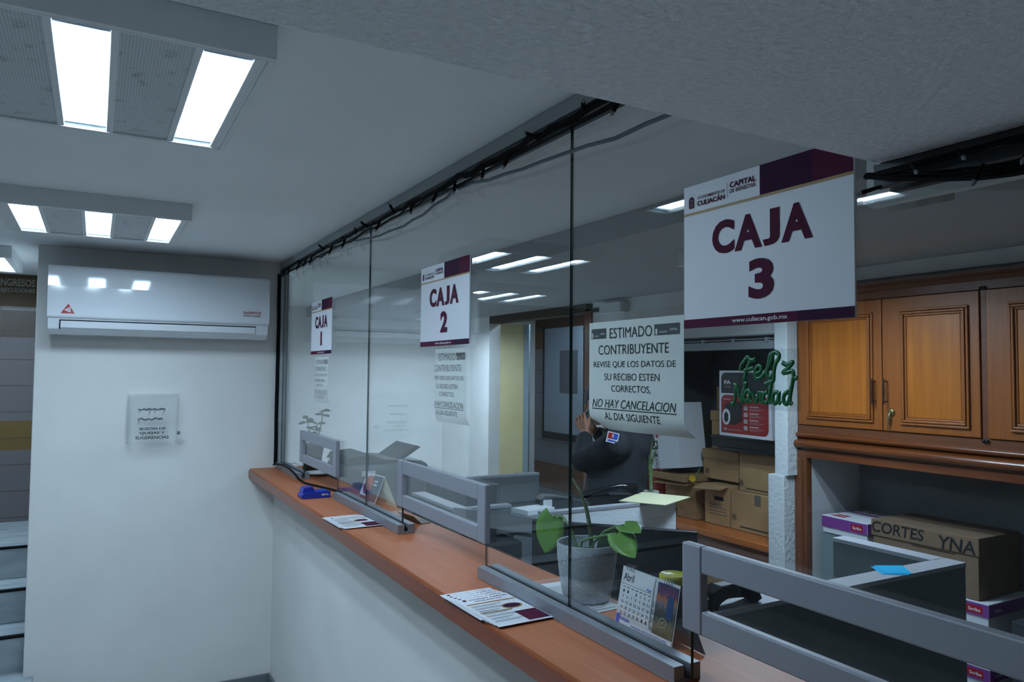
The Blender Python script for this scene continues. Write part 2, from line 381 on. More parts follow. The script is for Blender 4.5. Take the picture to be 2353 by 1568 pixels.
def light_fixture(x1, y0, y1, label, zc=CZ, group='ceiling light fixtures', n=3, pitch=.222, lamp=MLAMP):
    """square surface fixture: right end x1, three lamps running along y"""
    x0 = x1-.15-pitch*(n-1)-.016; zb = zc-.061; W = y1-y0
    t = thing('ceiling_light', ((x0+x1)/2, (y0+y1)/2, zb), label, 'ceiling light', group)
    b = MB()
    b.box(x0, x1, y0, y0+.012, zb, zc); b.box(x0, x1, y1-.012, y1, zb, zc); b.box(x0, x0+.012, y0+.012, y1-.012, zb, zc); b.box(x1-.012, x1, y0+.012, y1-.012, zb, zc)
    b.box(x0+.01, x1-.01, y0+.01, y1-.01, zc-.012, zc-.001)
    cs = [x1-.075-pitch*k for k in range(n)]; hw = .041
    for c in cs:
        for s in (-1, 1): b.box(c+s*hw, c+s*(hw+.014), y0+.012, y1-.012, zb+.002, zb+.012)
    b.box(x1-.0215, x1-.012, y0+.012, y1-.012, zb+.002, zb+.012); b.box(x0+.012, cs[-1]-hw-.013, y0+.012, y1-.012, zb+.002, zb+.012)
    b.box(x0+.012, x1-.012, y0+.012, y0+.020, zb, zb+.008); b.box(x0+.012, x1-.012, y1-.020, y1-.012, zb, zb+.008)
    b.build('housing', MFIX, t, bevel=.0015)
    edges = [x0+.014] + sorted(sum([[c-hw-.014, c+hw+.014] for c in cs], [])) + [x1-.014]
    for k in range(0, len(edges), 2):
        if edges[k+1]-edges[k] > .05:
            MB().box(edges[k], edges[k+1], y0+.012, y1-.012, zb+.005, zb+.008).build('perforated_panel', MPERF, t)
    for c in cs:
        MB().box(c-hw+.001, c+hw-.001, y0+.055, y1-.035, zb+.014, zb+.017).build('lamp_diffuser', lamp, t)
        for (ya, yb2) in ((y0+.022, y0+.055), (y1-.035, y1-.02)):
            r = MB(); nr = 6; d = (yb2-ya)/nr
            for i in range(nr):
                    r.box(c-hw, c+hw, ya+i*d, ya+(i+1)*d, zb+.009+.002*(i % 2), zb+.0225)
            r.build('ribbed_reflector', MLENS, t)
    return t
light_fixture(-.648, 1.318, 1.945, 'white square ceiling light nearest the camera, cut off by the left edge')
light_fixture(-.618, 2.915, 3.50, 'white square ceiling light with three lamps just in front of the air conditioner')
light_fixture(-1.285, 4.38, 5.03, 'white square ceiling light at the far left, beyond the wall end over the stairs')
light_fixture(-.1, 4.75, 5.36, 'square ceiling light added unseen in the back office behind the air conditioner wall')  # unseen lamp added to light the far white wall
light_fixture(1.625, 1.85, 2.36, 'two lamp office ceiling light behind the CAJA 3 sign, over the cabinet', zc=2.125, n=2, pitch=.27, lamp=MLAMPO)
light_fixture(1.735, 5.5, 5.96, 'narrow two lamp light added beside the bright far wall, hidden behind the CAJA 2 sign', zc=2.125, n=2, pitch=.105, lamp=MLAMPO)  # extra lamp sized to stay behind the sign, added to brighten this wall
light_fixture(3.0, 5.3, 5.9, 'two lamp ceiling light added unseen in the hall beyond the doorway', zc=2.36, n=2, pitch=.222)  # added out of view above the header to lift the dark hall

# ------------------------------------------------------------------ counter
b = MB(); b.prism([(x, y, 1.028) for x, y in ((-.162, -2.4), (-.162, YB-.001), (.140, YB-.001), (.145, 2.42), (.166, 1.65), (.192, .95), (.21, -2.4))], (0, 0, .052))
ct = b.build('counter', [MCOUNT], bevel=.009, seg=3)
tag(ct, 'long wooden counter top running under the glass ticket windows', 'counter')
MB().box(-.1665, -.1615, -2.4, YB-.001, 1.030, 1.072).build('front_edge', MCEDGE, ct, bevel=.002)

# ------------------------------------------------------------------ glass partition
def pane(name, ya, yb, opening, ztop, notch=None):
    """ya>yb: extent along the counter; opening (y far, y near, z) cut from the bottom edge"""
    zb = 1.088
    pts = [(ya, zb)]
    if opening: pts += [(opening[0], zb), (opening[0], opening[2]), (opening[1], opening[2]), (opening[1], zb)]
    pts += [(yb, zb)]
    if notch: pts += [(yb, notch[1]), (notch[0], notch[1]), (notch[0], ztop)]
    else: pts += [(yb, ztop)]
    pts += [(ya, ztop)]
    b = MB(); b.prism([(-.003, y, z) for y, z in pts], (.006, 0, 0), 0, None, 1)
    o = b.build(name, [MGLASS, MGEDGE])
    bm = bmesh.new(); bm.from_mesh(o.data); bmesh.ops.recalc_face_normals(bm, faces=bm.faces); bm.to_mesh(o.data); bm.free()
    return struct(o)
pane('window_1', 4.226, 2.7455, (3.70, 3.123, 1.30), 2.166)
pane('window_2', 2.7425, 1.3615, (2.362, 1.753, 1.30), 2.166)
pane('window_3', 1.3585, -.02, (.981, .36, 1.305), 2.166, (.613, 1.862))
pane('window_4', -.023, -1.4, None, 1.862)
struct(MB().box(-.024, .024, .613, YB-.002, 2.18, CZ-.001).build('trim_5', MCHAN, bevel=.001))
b = MB(); b.box(-.022, -.010, .613, YB-.002, 2.162, 2.1798); b.box(.010, .022, .613, YB-.002, 2.162, 2.1798)
b.box(-.024, .024, -1.5, .613, 1.872, 1.889); b.box(-.024, -.010, -1.5, .613, 1.858, 1.872); b.box(.010, .024, -1.5, .613, 1.858, 1.872)
struct(b.build('trim_7', MCHAND, bevel=.001))
b = MB(); b.box(-.024, .024, 4.228, YB-.001, 1.081, 2.179)
struct(b.build('trim_6', MCHAN, bevel=.001))
def base_bar(ya, yb, label):
    t = thing('base_rail', (0, (ya+yb)/2, 1.08), label, 'rail', 'aluminium rails holding the glass')
    b = MB(); b.box(-.03, .03, yb, ya, 1.0805, 1.0865); b.box(-.03, -.007, yb, ya, 1.0865, 1.110); b.box(.007, .03, yb, ya, 1.0865, 1.110)
    b.build('channel', MALU, t, bevel=.0008)
    MB().box(-.0068, -.0035, yb+.003, ya-.002, 1.088, 1.1105).build('rubber_gasket', MBLACK, t)
    return t
base_bar(4.222, 3.715, 'short aluminium rail in the far corner of the counter')
base_bar(3.085, 2.325, 'aluminium rail holding the glass between the CAJA 1 and CAJA 2 openings')
base_bar(1.745, .993, 'long aluminium rail holding the glass in front of the desk calendar')
base_bar(.352, -1.4, 'aluminium rail beyond the nearest ticket opening')
# silver hatch frames over the openings
def hatch(ya, yb, label, z0=1.168, z1=1.321):
    t = thing('ticket_hatch', (-.01, (ya+yb)/2, z0), label, 'hatch', 'silver framed hatches over the counter openings')
    b = MB(); s = .045; xa, xb = -.021, -.0035
    b.box(xa, xb, ya-s, ya, z0, z1); b.box(xa, xb, yb, yb+s, z0, z1)
    b.box(xa+.0006, xb, yb+s+.0008, ya-s-.0008, z1-s, z1); b.box(xa+.0006, xb, yb+s+.0008, ya-s-.0008, z0, z0+s*.9)
    b.build('frame', MALUP, t, bevel=.003)
    MB().box(-.0085, -.0055, yb+s, ya-s, z0+s*.9, z1-s).build('pane', MACRY, t)
    return t
hatch(3.722, 3.09, 'silver framed sliding hatch at the CAJA 1 opening')
hatch(2.364, 1.724, 'silver framed sliding hatch at the CAJA 2 opening')
hatch(.984, .335, 'large silver framed sliding hatch at the CAJA 3 opening, lower right', 1.178, 1.325)

# ------------------------------------------------------------------ CAJA signs
def logo(b, f, u, v, s, mi):
    """municipal crest: a rounded frame with a crown of strokes"""
    rrect(b, f, u-.36*s, u+.36*s, v-.6*s, v+.45*s, .14*s, mi, .0004)
def caja(ya, yb, n):
    W = ya-yb; z0, z1 = 1.692, 1.942; H = z1-z0; x = -.0065
    t = thing('counter_sign', (-.005, (ya+yb)/2, z0), f'white and maroon sign reading CAJA {n} on the glass', 'sign', 'CAJA signs hung on the glass')
    MB().box(x, -.0032, yb, ya, z0, z1).build('board', MSIGN, t)
    f = plane((x, ya, z1), (0, -1, 0), (0, 0, 1)); e = .0004
    b = MB()
    rect(b, f, .51*W, W, -.19*H, 0, 0, e); rect(b, f, .80*W, W, -.19*H, 0, 1, e*1.5)
    rect(b, f, 0, W, -H, -.938*H, 1, e)
    rect(b, f, 0, W, -.208*H, -.19*H, 2, e)
    rect(b, f, 0.72*W, W, -H, -.938*H, 0, e*1.5)
    b.build('printed_bands', [MPUR, MMAR, MGOLD], t)
    b = MB(); e = .0009
    for ch, u0, u1 in (('C', .205, .352), ('A', .354, .522), ('J', .527, .624), ('A', .634, .802)):
        text(b, ch, f, (u0+u1)/2*W, -.405*H, .225*H, (u1-u0)*W, 0, .045, 0, e)
    text(b, n, f, .515*W, -.715*H, .255*H, {'1': .07, '2': .145, '3': .15}[n]*W, 0, .045, 0, e)
    text(b, 'www.culiacan.gob.mx', f, .5*W, -.97*H, .036*H, .33*W, 1, .012, 0, e)
    text(b, 'AYUNTAMIENTO DE', f, .195*W, -.097*H, .022*H, .19*W, 0, .01, 0, e)
    text(b, 'CULIACÁN', f, .195*W, -.133*H, .042*H, .19*W, 0, .03, 0, e)
    text(b, 'CAPITAL', f, .405*W, -.072*H, .038*H, .165*W, 0, .03, 0, e)
    text(b, 'DE BIENESTAR', f, .405*W, -.112*H, .026*H, .165*W, 0, .012, 0, e)
    rect(b, f, .305*W, .307*W, -.15*H, -.05*H, 0, e)
    # crest
    u, v, s = .057*W, -.118*H, .055*H
    rrect(b, f, u-.45*s, u+.45*s, v-.75*s, v+.55*s, .2*s, 0, e); rrect(b, f, u-.26*s, u+.26*s, v-.55*s, v+.36*s, .1*s, 2, e*1.2)
    disc(b, f, u, v-.05*s, .12*s, .3*s, 0, e*1.5, 12); rect(b, f, u-.2*s, u+.2*s, v-.4*s, v-.3*s, 0, e*1.5)
    rect(b, f, u-.3*s, u+.3*s, v+.58*s, v+.7*s, 0, e)
    for k in range(-2, 3):
        a = k*.45
        p = [(u+math.sin(a)*.75*s-.03*s, v+.4*s+math.cos(a)*.55*s), (u+math.sin(a)*.75*s+.03*s, v+.4*s+math.cos(a)*.55*s), (u+math.sin(a)*1.0*s, v+.4*s+math.cos(a)*.9*s)]
        b.add([f(q[0], q[1], e) for q in p], [(0, 1, 2)], 2)
    b.build('lettering', [MMAR, MSIGN, MINKG], t)
caja(3.595, 3.24, '1'); caja(2.213, 1.859, '2'); caja(.993, .655, '3')

# ------------------------------------------------------------------ ESTIMADO notices taped inside the glass
def notice(ya, yb, z0, z1, label, curl, light=1.0, lcurl=0.0):
    W = ya-yb; H = z1-z0
    def f(u, v, n=0.0):
        x = .0045
        fr = -v/H
        if fr > .84: x += curl*((fr-.84)/.16)**2*(.4+.6*abs(u/W-.45)*1.6)
        z = z1+v
        if fr > .9 and u/W < .12: z += .012*(fr-.9)/.1*(1-u/W/.12)
        if lcurl and u/W < .16: x += lcurl*(1-u/W/.16)**2
        return Vector((x-n, ya-u, z))
    b = MB(); nu, nv = 14, 24
    grid = [[f(W*i/nu, -H*j/nv) for i in range(nu+1)] for j in range(nv+1)]
    vs = [p for r in grid for p in r]; n1 = len(vs)
    vs2 = vs + [p+Vector((.0004, 0, 0)) for p in vs]
    q = [(j*(nu+1)+i, (j+1)*(nu+1)+i, (j+1)*(nu+1)+i+1, j*(nu+1)+i+1) for j in range(nv) for i in range(nu)]
    b.add(vs2, q + [tuple(n1+k for k in reversed(a)) for a in q], 0, None, True)
    o = b.build('paper_notice', MPAPER); tag(o, label, 'notice', 'printed notices behind the glass')
    b = MB(); e = .0006
    rows = [('ESTIMADO', .475, .112, .095, .455, 0), ('CONTRIBUYENTE', .49, .262, .088, .75, 0), ('REVISE QUE LOS DATOS DE', .493, .40, .064, .87, 0), ('SU RECIBO ESTEN', .48, .51, .062, .59, 0),
            ('CORRECTOS,', .478, .62, .068, .42, 0), ('NO HAY CANCELACION', .488, .755, .078, .89, .25), ('AL DIA SIGUIENTE', .48, .868, .064, .59, 0)]
    for s, cx, cy, h, wd, sh in rows: text(b, s, f, cx*W, -cy*H, h*H, wd*W, 0, .0, sh, e)
    for k in range(8): rect(b, f, (.04+.112*k)*W, (.04+.112*(k+1))*W, -.812*H, -.804*H, 0, e)
    for u0, u1 in ((.03, .205), (.725, .965)):
        rect(b, f, u0*W, u1*W, -.155*H, -.062*H, 1, e)
        L = u1-u0
        text(b, 'CULIACÁN', f, (u0+.36*L)*W, -.127*H, .018*H, .3*L*W, 2, .01, 0, e*1.6)
        text(b, 'CAPITAL', f, (u0+.77*L)*W, -.112*H, .018*H, .3*L*W, 2, .01, 0, e*1.6)
        rrect(b, f, (u0+.05*L)*W, (u0+.13*L)*W, -.15*H, -.1*H, .002, 2, e*1.6)
    b.build('lettering', [MINK, MDGREY, MPAPER], o)
    return o
notice(3.60, 3.325, 1.465, 1.68, 'small looking paper notice below the CAJA 1 sign', .012, lcurl=.03)
notice(2.155, 1.895, 1.462, 1.683, 'paper notice with curled left side below the CAJA 2 sign', .012, lcurl=.03)
notice(1.297, 1.006, 1.497, 1.719, 'paper notice with curled bottom left of the CAJA 3 sign', .03)

# ------------------------------------------------------------------ string light and cables along the glass head
def wobble(p0, p1, n, a, drop=None):
    p0 = Vector(p0); p1 = Vector(p1); out = []
    for i in range(n+1):
        t = i/n; p = p0.lerp(p1, t)
        p += Vector((random.uniform(-a, a)*.4, 0, random.uniform(-a, a)))
        if drop: p.z -= drop*math.sin(math.pi*t)
        out.append(p)
    return out
t = thing('string_light', (-.03, 2.4, 1.1), 'black string light cable along the top and far side of the glass', 'string light')
b = MB()
b.tube(wobble((-.03, 4.225, 1.1), (-.03, 4.225, 2.15), 14, .003), .010)
for k in range(9):
    y0 = 4.15-k*.39; 
    b.tube(wobble((-.031, y0+.03, 2.157), (-.031, y0-.37, 2.162), 8, .006), .006 if k < 5 else .008)
b.tube(wobble((-.034, 4.2, 2.13), (-.034, .64, 2.150), 46, .010), .0028)
b.build('cord', MBLACK, t)
b = MB()
for k in range(5):
    y = 1.0+k*.12
b.tube(wobble((-.026, 1.9, 2.135), (-.026, .62, 2.06), 14, .004, .012), .0045)
b.tube(wobble((-.027, 2.9, 2.14), (-.027, 1.9, 2.135), 12, .004, .04), .004)
b.build('grey_wire', mat('grey_wire', '59646a', .5), t)
rb = random.Random(3)
for k in range(22):
    y = 4.1 - k*.158 + rb.uniform(-.04, .04); a = rb.uniform(-1.2, 1.2); dz = -.9 if rb.random() < .75 else .3
    d = Vector((-.25, math.sin(a)*.6, dz)).normalized(); p = Vector((-.036, y, 2.152))
    q = p+d*.034
    o = MB().tube([p, p+d*.012, q], [.0035, .0045, .0045]).build('bulb', MBLACK, t)
    MB().tube([q, q+d*.004, q+d*.009], [.0035, .004, .0015]).build('bulb_tip', MCLEARB, o)
for z in (1.74, 1.54, 1.34): MB().box(-.034, -.0295, 4.18, 4.249, z-.002, z+.002).build('cable_tie', MBLACK, t)
# bundle at the near end under the beam
t = thing('cable_bundle', (-.04, .3, 1.85), 'tangled bundle of black light cables hanging under the stippled beam at right', 'cables')
b = MB(); rb = random.Random(5)
for k in range(10):
    pts = []; bow = 0 if k < 3 else rb.uniform(.012, .026); ph = rb.uniform(0, 6)
    for i in range(15):
        q = i/14; y = .612 - .5*q; env = math.sin(min(1, q*2.2)*math.pi*.5)
        pts.append((-.040+rb.uniform(-.004, .004), y, 1.872-(.004 if k < 3 else .020)*env+(.004 if k < 3 else .012)*q - bow*math.sin(math.pi*q) + .003*math.sin(ph+q*9)))
    b.tube(pts, rb.choice([.0014, .0016, .0022, .003]))
b.tube([(-.036, .600-.055*i, 1.8725+.0008*i+rb.uniform(-.001, .001)) for i in range(10)], .0028)
b.build('cord', MBLACK, t)
for (y, z, dy, dz) in ((.585, 1.852, .012, -.004), (.545, 1.872, -.016, -.018), (.462, 1.850, .003, -.026), (.49, 1.874, -.012, -.012), (.41, 1.862, .004, -.025)):
    p = Vector((-.048, y, z)); d = Vector((-.2, dy, dz)).normalized()*.6+Vector((0, dy, dz)).normalized()*.8; d.normalize(); q = p+d*.024
    o = MB().tube([p, p+d*.01, q], [.002, .0026, .003]).build('bulb', MBLACK, t)
    MB().tube([q, q+d*.004, q+d*.008], [.0025, .0028, .001]).build('bulb_tip', MCLEARB, o)
# little cable coil in the far corner of the counter
t = MB().tube([(-.045, 4.2, 1.10), (-.05, 4.1, 1.115), (-.038, 4.0, 1.12), (-.036, 3.85, 1.118), (-.038, 3.72, 1.105), (-.036, 3.66, 1.09), (-.03, 3.55, 1.085), (.0, 3.42, 1.086), (.03, 3.3, 1.085), (.05, 3.15, 1.085)], .005)
o = t.build('black_cable', MBLACK); tag(o, 'thin black cable lying in the far corner of the counter below the hatch', 'cable')

# ------------------------------------------------------------------ air conditioner
t = thing('air_conditioner', (-.615, YB, 1.78), 'long white split air conditioner high on the back wall', 'air conditioner')
X0, X1 = -1.112, -.118; yf = 4.045
b = MB()
prof = [(YB-.001, 2.10), (yf+.05, 2.105), (yf+.012, 2.095), (yf, 2.07), (yf, 1.85), (yf+.01, 1.80), (yf+.05, 1.776), (YB-.001, 1.776)]
b.prism([(X0+.004, y, z) for y, z in prof], (X1-X0-.008, 0, 0))
b.build('body', MWHITE, t, bevel=.004)
b = MB(); pr_ = [(yf-.001, 2.098), (yf-.010, 2.085), (yf-.014, 2.0), (yf-.012, 1.858), (yf-.001, 1.848)]
b.prism([(X0, y, z) for y, z in pr_], (X1-X0, 0, 0))
b.build('front_panel', MWHITE, t, bevel=.004)
MB().prism([(X0+.055, y, z) for y, z in ((yf+.012, 1.835), (yf-.004, 1.838), (yf-.002, 1.806), (yf+.016, 1.800))], (X1-X0-.125, 0, 0)).build('louver', MWHITE, t, bevel=.002)
b = MB(); b.box(X0+.05, X0+.0545, yf-.0015, yf+.01, 1.799, 1.842); b.box(X0+.05, X1-.065, yf-.0015, yf+.01, 1.8385, 1.843); b.build('louver_gap', MBLACK, t)
f = plane((0, yf-.0135, 0), (1, 0, 0), (0, 0, 1)); b = MB(); e = .0012
tri = lambda b, pts, mi, n: b.add([f(u, v, n) for u, v in pts], [(0, 1, 2)], mi)
tri(b, [(-1.058, 1.872), (-1.002, 1.872), (-1.028, 1.918)], 0, e); tri(b, [(-1.045, 1.888), (-1.018, 1.876), (-1.019, 1.902)], 1, e*1.3)
text(b, 'V', f, -1.026, 1.889, .009, .010, 0, .01, 0, e*1.6)
text(b, 'DuVENTUS', f, -.205, 1.913, .0135, .088, 0, .015, 0, e); text(b, 'NOVA-CLASSIC', f, -.205, 1.897, .0085, .088, 2, .015, 0, e)
b.build('lettering', [MRED, MWHITE, mat('dark_red_ink', '5a2530', .5)], t)
for z in (1.965, 1.925, 1.875, 1.812): MB().lathe([(.0, -.002), (.010, -.002), (.010, .004), (0, .006)], (X0-.002, YB-.04, z), axis='x', n=16).build('side_screw', MDGREY, t)

# ------------------------------------------------------------------ suggestion box
t = thing('suggestion_box', (-.648, YB, 1.245), 'clear acrylic suggestion box mounted on the back wall', 'box')
x0, x1, y0, y1, z0, z1 = -.765, -.535, 4.16, YB-.001, 1.246, 1.487; k = .004
b = MB(); b.box(x0, x1, y0, y0+k, z0, z1-.012); b.box(x0, x0+k, y0+k, y1, z0, z1); b.box(x1-k, x1, y0+k, y1, z0, z1); b.box(x0+k, x1-k, y1-k, y1, z0, z1); b.box(x0+k, x1-k, y0+k, y1-k, z0, z0+k)
b.build('acrylic_body', MACRY, t)
MB().box(x0-.002, x1+.002, y0-.002, y1, z1, z1+.005).build('lid', MACRY, t)
f = plane((0, y0-.0008, 0), (1, 0, 0), (0, 0, 1)); b = MB()
for s, z, wd in (('BUZÓN DE', 1.318, .118), ('QUEJAS Y', 1.294, .115), ('SUGERENCIAS', 1.272, .152)): text(b, s, f, -.650, z, .0155, wd, 0, .02)
b.build('lettering', MINK, t)
b = MB(); rb = random.Random(9)
for z, wd, th in ((1.414, .125, .012), (1.366, .115, .011)):
    P = [(-.718+wd*i/14, z+rb.uniform(-.004, .003)) for i in range(15)]
    b.add([f(u, v+th*.5*(.5+rb.random()*.6), -.0002) for u, v in P] + [f(u, v-th*.5*(.5+rb.random()*.6), -.0002) for u, v in P], [(i, i+1, 16+i, 15+i) for i in range(14)], 0)
for u, z, l in ((-.71, 1.41, .02), (-.665, 1.41, .035), (-.64, 1.41, .025), (-.6, 1.41, .03), (-.713, 1.36, .03)):
    b.add([f(u, z, -.0002), f(u+.005, z, -.0002), f(u-.006, z-l, -.0002)], [(0, 2, 1)], 0)
b.build('glue_smear', mat('grey_glue', '5f686e', .5), t)
b = MB(); rrect(b, f, -.708, -.585, 1.310, 1.327, .007, 0, -.0004); b.build('faint_smear', mat('pale_glue', 'b4bcc0', .5), t)
MB().lathe([(.009, 0), (.009, .014), (.006, .016), (.0, .016)], (x1, y0+.03, 1.29), axis='x', n=20).build('lock', MALU, t)

# ------------------------------------------------------------------ hall sign at the far left
f = plane((0, 5.679, 0), (1, 0, 0), (0, 0, 1))
t = thing('hall_sign', (-1.9, 5.685, 2.01), 'brown wall sign reading INGRESOS Y EJECUCIONES at the far left', 'sign')
MB().box(-2.4, -1.01, 5.68, 5.689, 2.012, 2.214).build('board', mat('brown_sign', '4c3a20', .6), t)
b = MB(); text(b, 'INGRESOS', f, -1.362, 2.163, .048, .195, 0, .03); text(b, 'Y EJECUCIONES', f, -1.37, 2.110, .032, .212, 0, .02)
b.build('lettering', mat('dull_silver_letters', '8a8780', .5), t)

# ------------------------------------------------------------------ things on the customer side of the counter
def sheet(b, c, w, l, ang, z, mi=0, th=.0006):
    M = Matrix.Translation((c[0], c[1], z)) @ Matrix.Rotation(ang, 4, 'Z')
    b.box(-w/2, w/2, -l/2, l/2, 0, th, mi, M); return M
def flyer(c, ang, z, label, k, group):
    b = MB(); M = sheet(b, c, .135, .205, ang, z)
    o = b.build('flyer', MSIGN); tag(o, label, 'flyer', group)
    b = MB(); R = M.to_3x3()
    # the reader stands at -x: right of the page is -y
    f = plane(M @ Vector((-.0, 0, .0009)), R @ Vector((1, 0, 0)), R @ Vector((0, 1, 0)))
    rect(b, f, -.06, .066, .052, .059, 1)
    for i in range(7):
        v = .038-.018*i; wdt = .055+.02*((i*7+k) % 3)
        rect(b, f, -.058, -.058+wdt, v, v+.003, 0); rect(b, f, -.058, -.058+wdt*.8, v-.006, v-.004, 0)
    rect(b, f, -.06, .02, -.012, -.007, 1)
    rect(b, f, .012, .066, -.095, -.03, 2); disc(b, f, .03, .01, .026, .018, 1, .0002); disc(b, f, .03, .01, .022, .014, 3, .0003)
    text(b, 'CULIACÁN', f, -.015, .088, .008, .05, 2, .02); text(b, 'CAPITAL', f, .04, .088, .008, .045, 2, .02)
    text(b, 'REQUISITOS', f, .005, .073, .007, .07, 2, .02); rrect(b, f, -.055, -.046, .082, .094, .002, 2)
    b.build('print', [MINKG, MGOLD, MMAR, MPUR], o)
    return o
for k in range(5):
    flyer((-.108+.002*k, 1.548-.019*k*.9, 0), .045+.012*((k*3) % 4-1.5), 1.0803+.0011*k, ('lowest', 'second lowest', 'middle', 'second highest', 'topmost')[k]+' flyer of the fanned pile beside the long aluminium rail', k, 'flyers fanned near the front')
for k in range(4):
    flyer((-.106+.002*k, 2.612-.012*k, 0), .05+.015*((k*3) % 4-1.5), 1.0803+.0012*k, ('lowest', 'second lowest', 'second highest', 'topmost')[k]+' flyer of the pile on the counter near the CAJA 2 hatch', k, 'flyers piled farther back')
# blue card terminal
t = thing('card_terminal', (-.085, 3.17, 1.08), 'blue card terminal lying on the counter below the CAJA 1 hatch', 'card terminal')
b = MB(); b.prism([(x, 3.135, z) for x, z in ((-.146, 1.082), (-.148, 1.095), (-.135, 1.104), (-.045, 1.108), (-.028, 1.106), (-.028, 1.081))], (0, .075, 0))
b.build('body', MBLUE, t, bevel=.004)
b = MB(); b.prism([(x, 3.15, z) for x, z in ((-.140, 1.103), (-.136, 1.123), (-.098, 1.127), (-.088, 1.106))], (0, .055, 0)); b.build('printer_cover', MBLUE, t, bevel=.003)
b = MB()
for i in range(4):
    for j in range(3): b.box(-.075+.011*i, -.068+.011*i, 3.15+.016*j, 3.160+.016*j, 1.106, 1.110)
b.build('keypad', MPRINTB, t)
b = MB(); f = plane((-.05, 3.1345, 1.0945), (1, 0, 0), (0, 0, 1)); text(b, 'BBVA', f, 0, 0, .008, .03, 0, .03); b.build('lettering', MSIGN, t)

# ------------------------------------------------------------------ behind the glass, on the counter
def leaf(b, base, tip, wdt, nrm, mi=0, droop=.0, fold=.12, heart=True):
    base = Vector(base); tip = Vector(tip); ax = tip-base; L = ax.length; a = ax.normalized()
    nrm = Vector(nrm); nrm = (nrm-a*nrm.dot(a)).normalized(); sd = a.cross(nrm)
    n = 10; vs = []; fs = []
    for i in range(n+1):
        s = i/n
        wv = wdt*(math.sin(math.pi*min(1, (s*.86+.14)))**.75)*(1-.25*s) if heart else wdt*math.sin(math.pi*(s*.96+.02))**.8
        if i == n: wv = .0004
        c = base+ax*s - Vector((0, 0, 1))*droop*s*s
        for k in (-2, -1, 0, 1, 2):
            vs.append(c+sd*(wv*k/2) + nrm*(abs(k)/2*wv*fold) - (a*(.16*L*(abs(k)/2)**2*(1-s)**3) if heart else Vector()))
    m = len(vs); vs += [v-nrm*.0006 for v in vs]
    for i in range(n):
        for k in range(4):
            q = (i*5+k, i*5+k+1, (i+1)*5+k+1, (i+1)*5+k); fs += [q, tuple(m+x for x in reversed(q))]
    for i in range(n): fs += [(i*5, (i+1)*5, m+(i+1)*5, m+i*5), (i*5+4, m+i*5+4, m+(i+1)*5+4, (i+1)*5+4)]
    b.add(vs, fs, mi, None, True)
t = thing('potted_plant', (.117, 1.46, 1.08), 'trailing green plant in a speckled grey pot behind the glass', 'potted plant')
c = (.117, 1.463, 1.0815)
b = MB(); b.lathe([(.0, 0), (.050, 0), (.056, .006), (.064, .05), (.070, .10), (.0715, .132), (.0695, .134), (.067, .130), (.065, .105), (.0, .104)], c, n=48); b.build('pot', MPOT, t)
b = MB(); b.lathe([(0, .109), (.03, .113), (.055, .108), (.064, .1055)], c, n=24); b.build('soil', MSOIL, t)
def stemleaf(pts, tip, wd, nrm, r=.0028):
    b = MB(); b.tube(pts, r); s = b.build('stem', MSTEM, t)
    b = MB(); leaf(b, pts[-1], tip, wd, nrm, 0, .004); b.build('leaf', MLEAF, s)
stemleaf([(.112, 1.49, 1.185), (.105, 1.50, 1.22), (.10, 1.512, 1.245), (.097, 1.535, 1.262), (.095, 1.56, 1.262), (.094, 1.575, 1.256)], (.088, 1.605, 1.165), .044, (-.8, -.5, .15))
stemleaf([(.112, 1.485, 1.185), (.108, 1.47, 1.215), (.11, 1.44, 1.228), (.11, 1.40, 1.240), (.11, 1.36, 1.252), (.108, 1.335, 1.258)], (.095, 1.255, 1.228), .032, (-.6, -.3, .75))
stemleaf([(.122, 1.46, 1.185), (.12, 1.44, 1.215), (.122, 1.40, 1.25), (.125, 1.36, 1.268), (.125, 1.335, 1.275)], (.115, 1.262, 1.277), .026, (-.35, .1, .9))
b = MB(); b.tube([(.125, 1.453, 1.185), (.122, 1.455, 1.24), (.12, 1.47, 1.29), (.115, 1.49, 1.33), (.108, 1.525, 1.366)], [.0062, .0058, .005, .0035, .001], flat=Vector((.3, .95, 0))); b.build('tall_leaf', MSANS, t)
b = MB(); leaf(b, (.135, 1.44, 1.18), (.15, 1.40, 1.258), .020, (-.8, -.5, 0), 0, heart=False); b.build('broad_leaf', MLEAFD, t)
# printed sheets under the pot
for k in range(3):
    b = MB(); M = sheet(b, (.103+.004*k, 1.505-.012*k), .082, .225, -.03+.04*k, 1.0803+.0003*k, th=.0003); o = b.build('printed_sheet', MSIGN)
    tag(o, ('lowest', 'middle', 'topmost')[k]+' printed sheet under the speckled pot', 'paper', 'printed sheets under the pot')
    b = MB(); f = plane(M @ Vector((0, 0, .0004)), (1, 0, 0), (0, 1, 0))
    for i in range(16): rect(b, f, -.036, .03-.01*(i*5 % 3), -.1+.013*i, -.096+.013*i)
    b.build('print', MINKG, o)
# desk calendar
t = thing('desk_calendar', (.09, 1.2, 1.08), 'spiral desk calendar open at April beside the yellow lidded jar', 'calendar')
A = Vector((.078, 1.302, 1.082)); B = Vector((.078, 1.122, 1.082)); up_ = (Vector((.100, 1.290, 1.192))-A)
ux = (B-A).normalized(); uy = (up_ - ux*up_.dot(ux)).normalized(); f = plane(A, ux, uy); Wc = (B-A).length; Hc = .118; nn = ux.cross(uy)
b = MB(); P4 = [f(0, 0), f(Wc, 0), f(Wc, Hc), f(0, Hc)]; b.prism(P4, -nn*.001); 
top = f(0, Hc); top2 = f(Wc, Hc); bk = Vector((.121, 1.27, 1.082)); bk2 = Vector((.111, 1.066, 1.082))
b.build('easel_front', mat('calendar_board', (.55, .58, .6), .6), t)
b = MB(); b.prism([top, top2, bk2, bk], Vector((.001, 0, 0))); b.build('easel_back', MDGREY, t)
b = MB(); e = .0008; HH = Hc
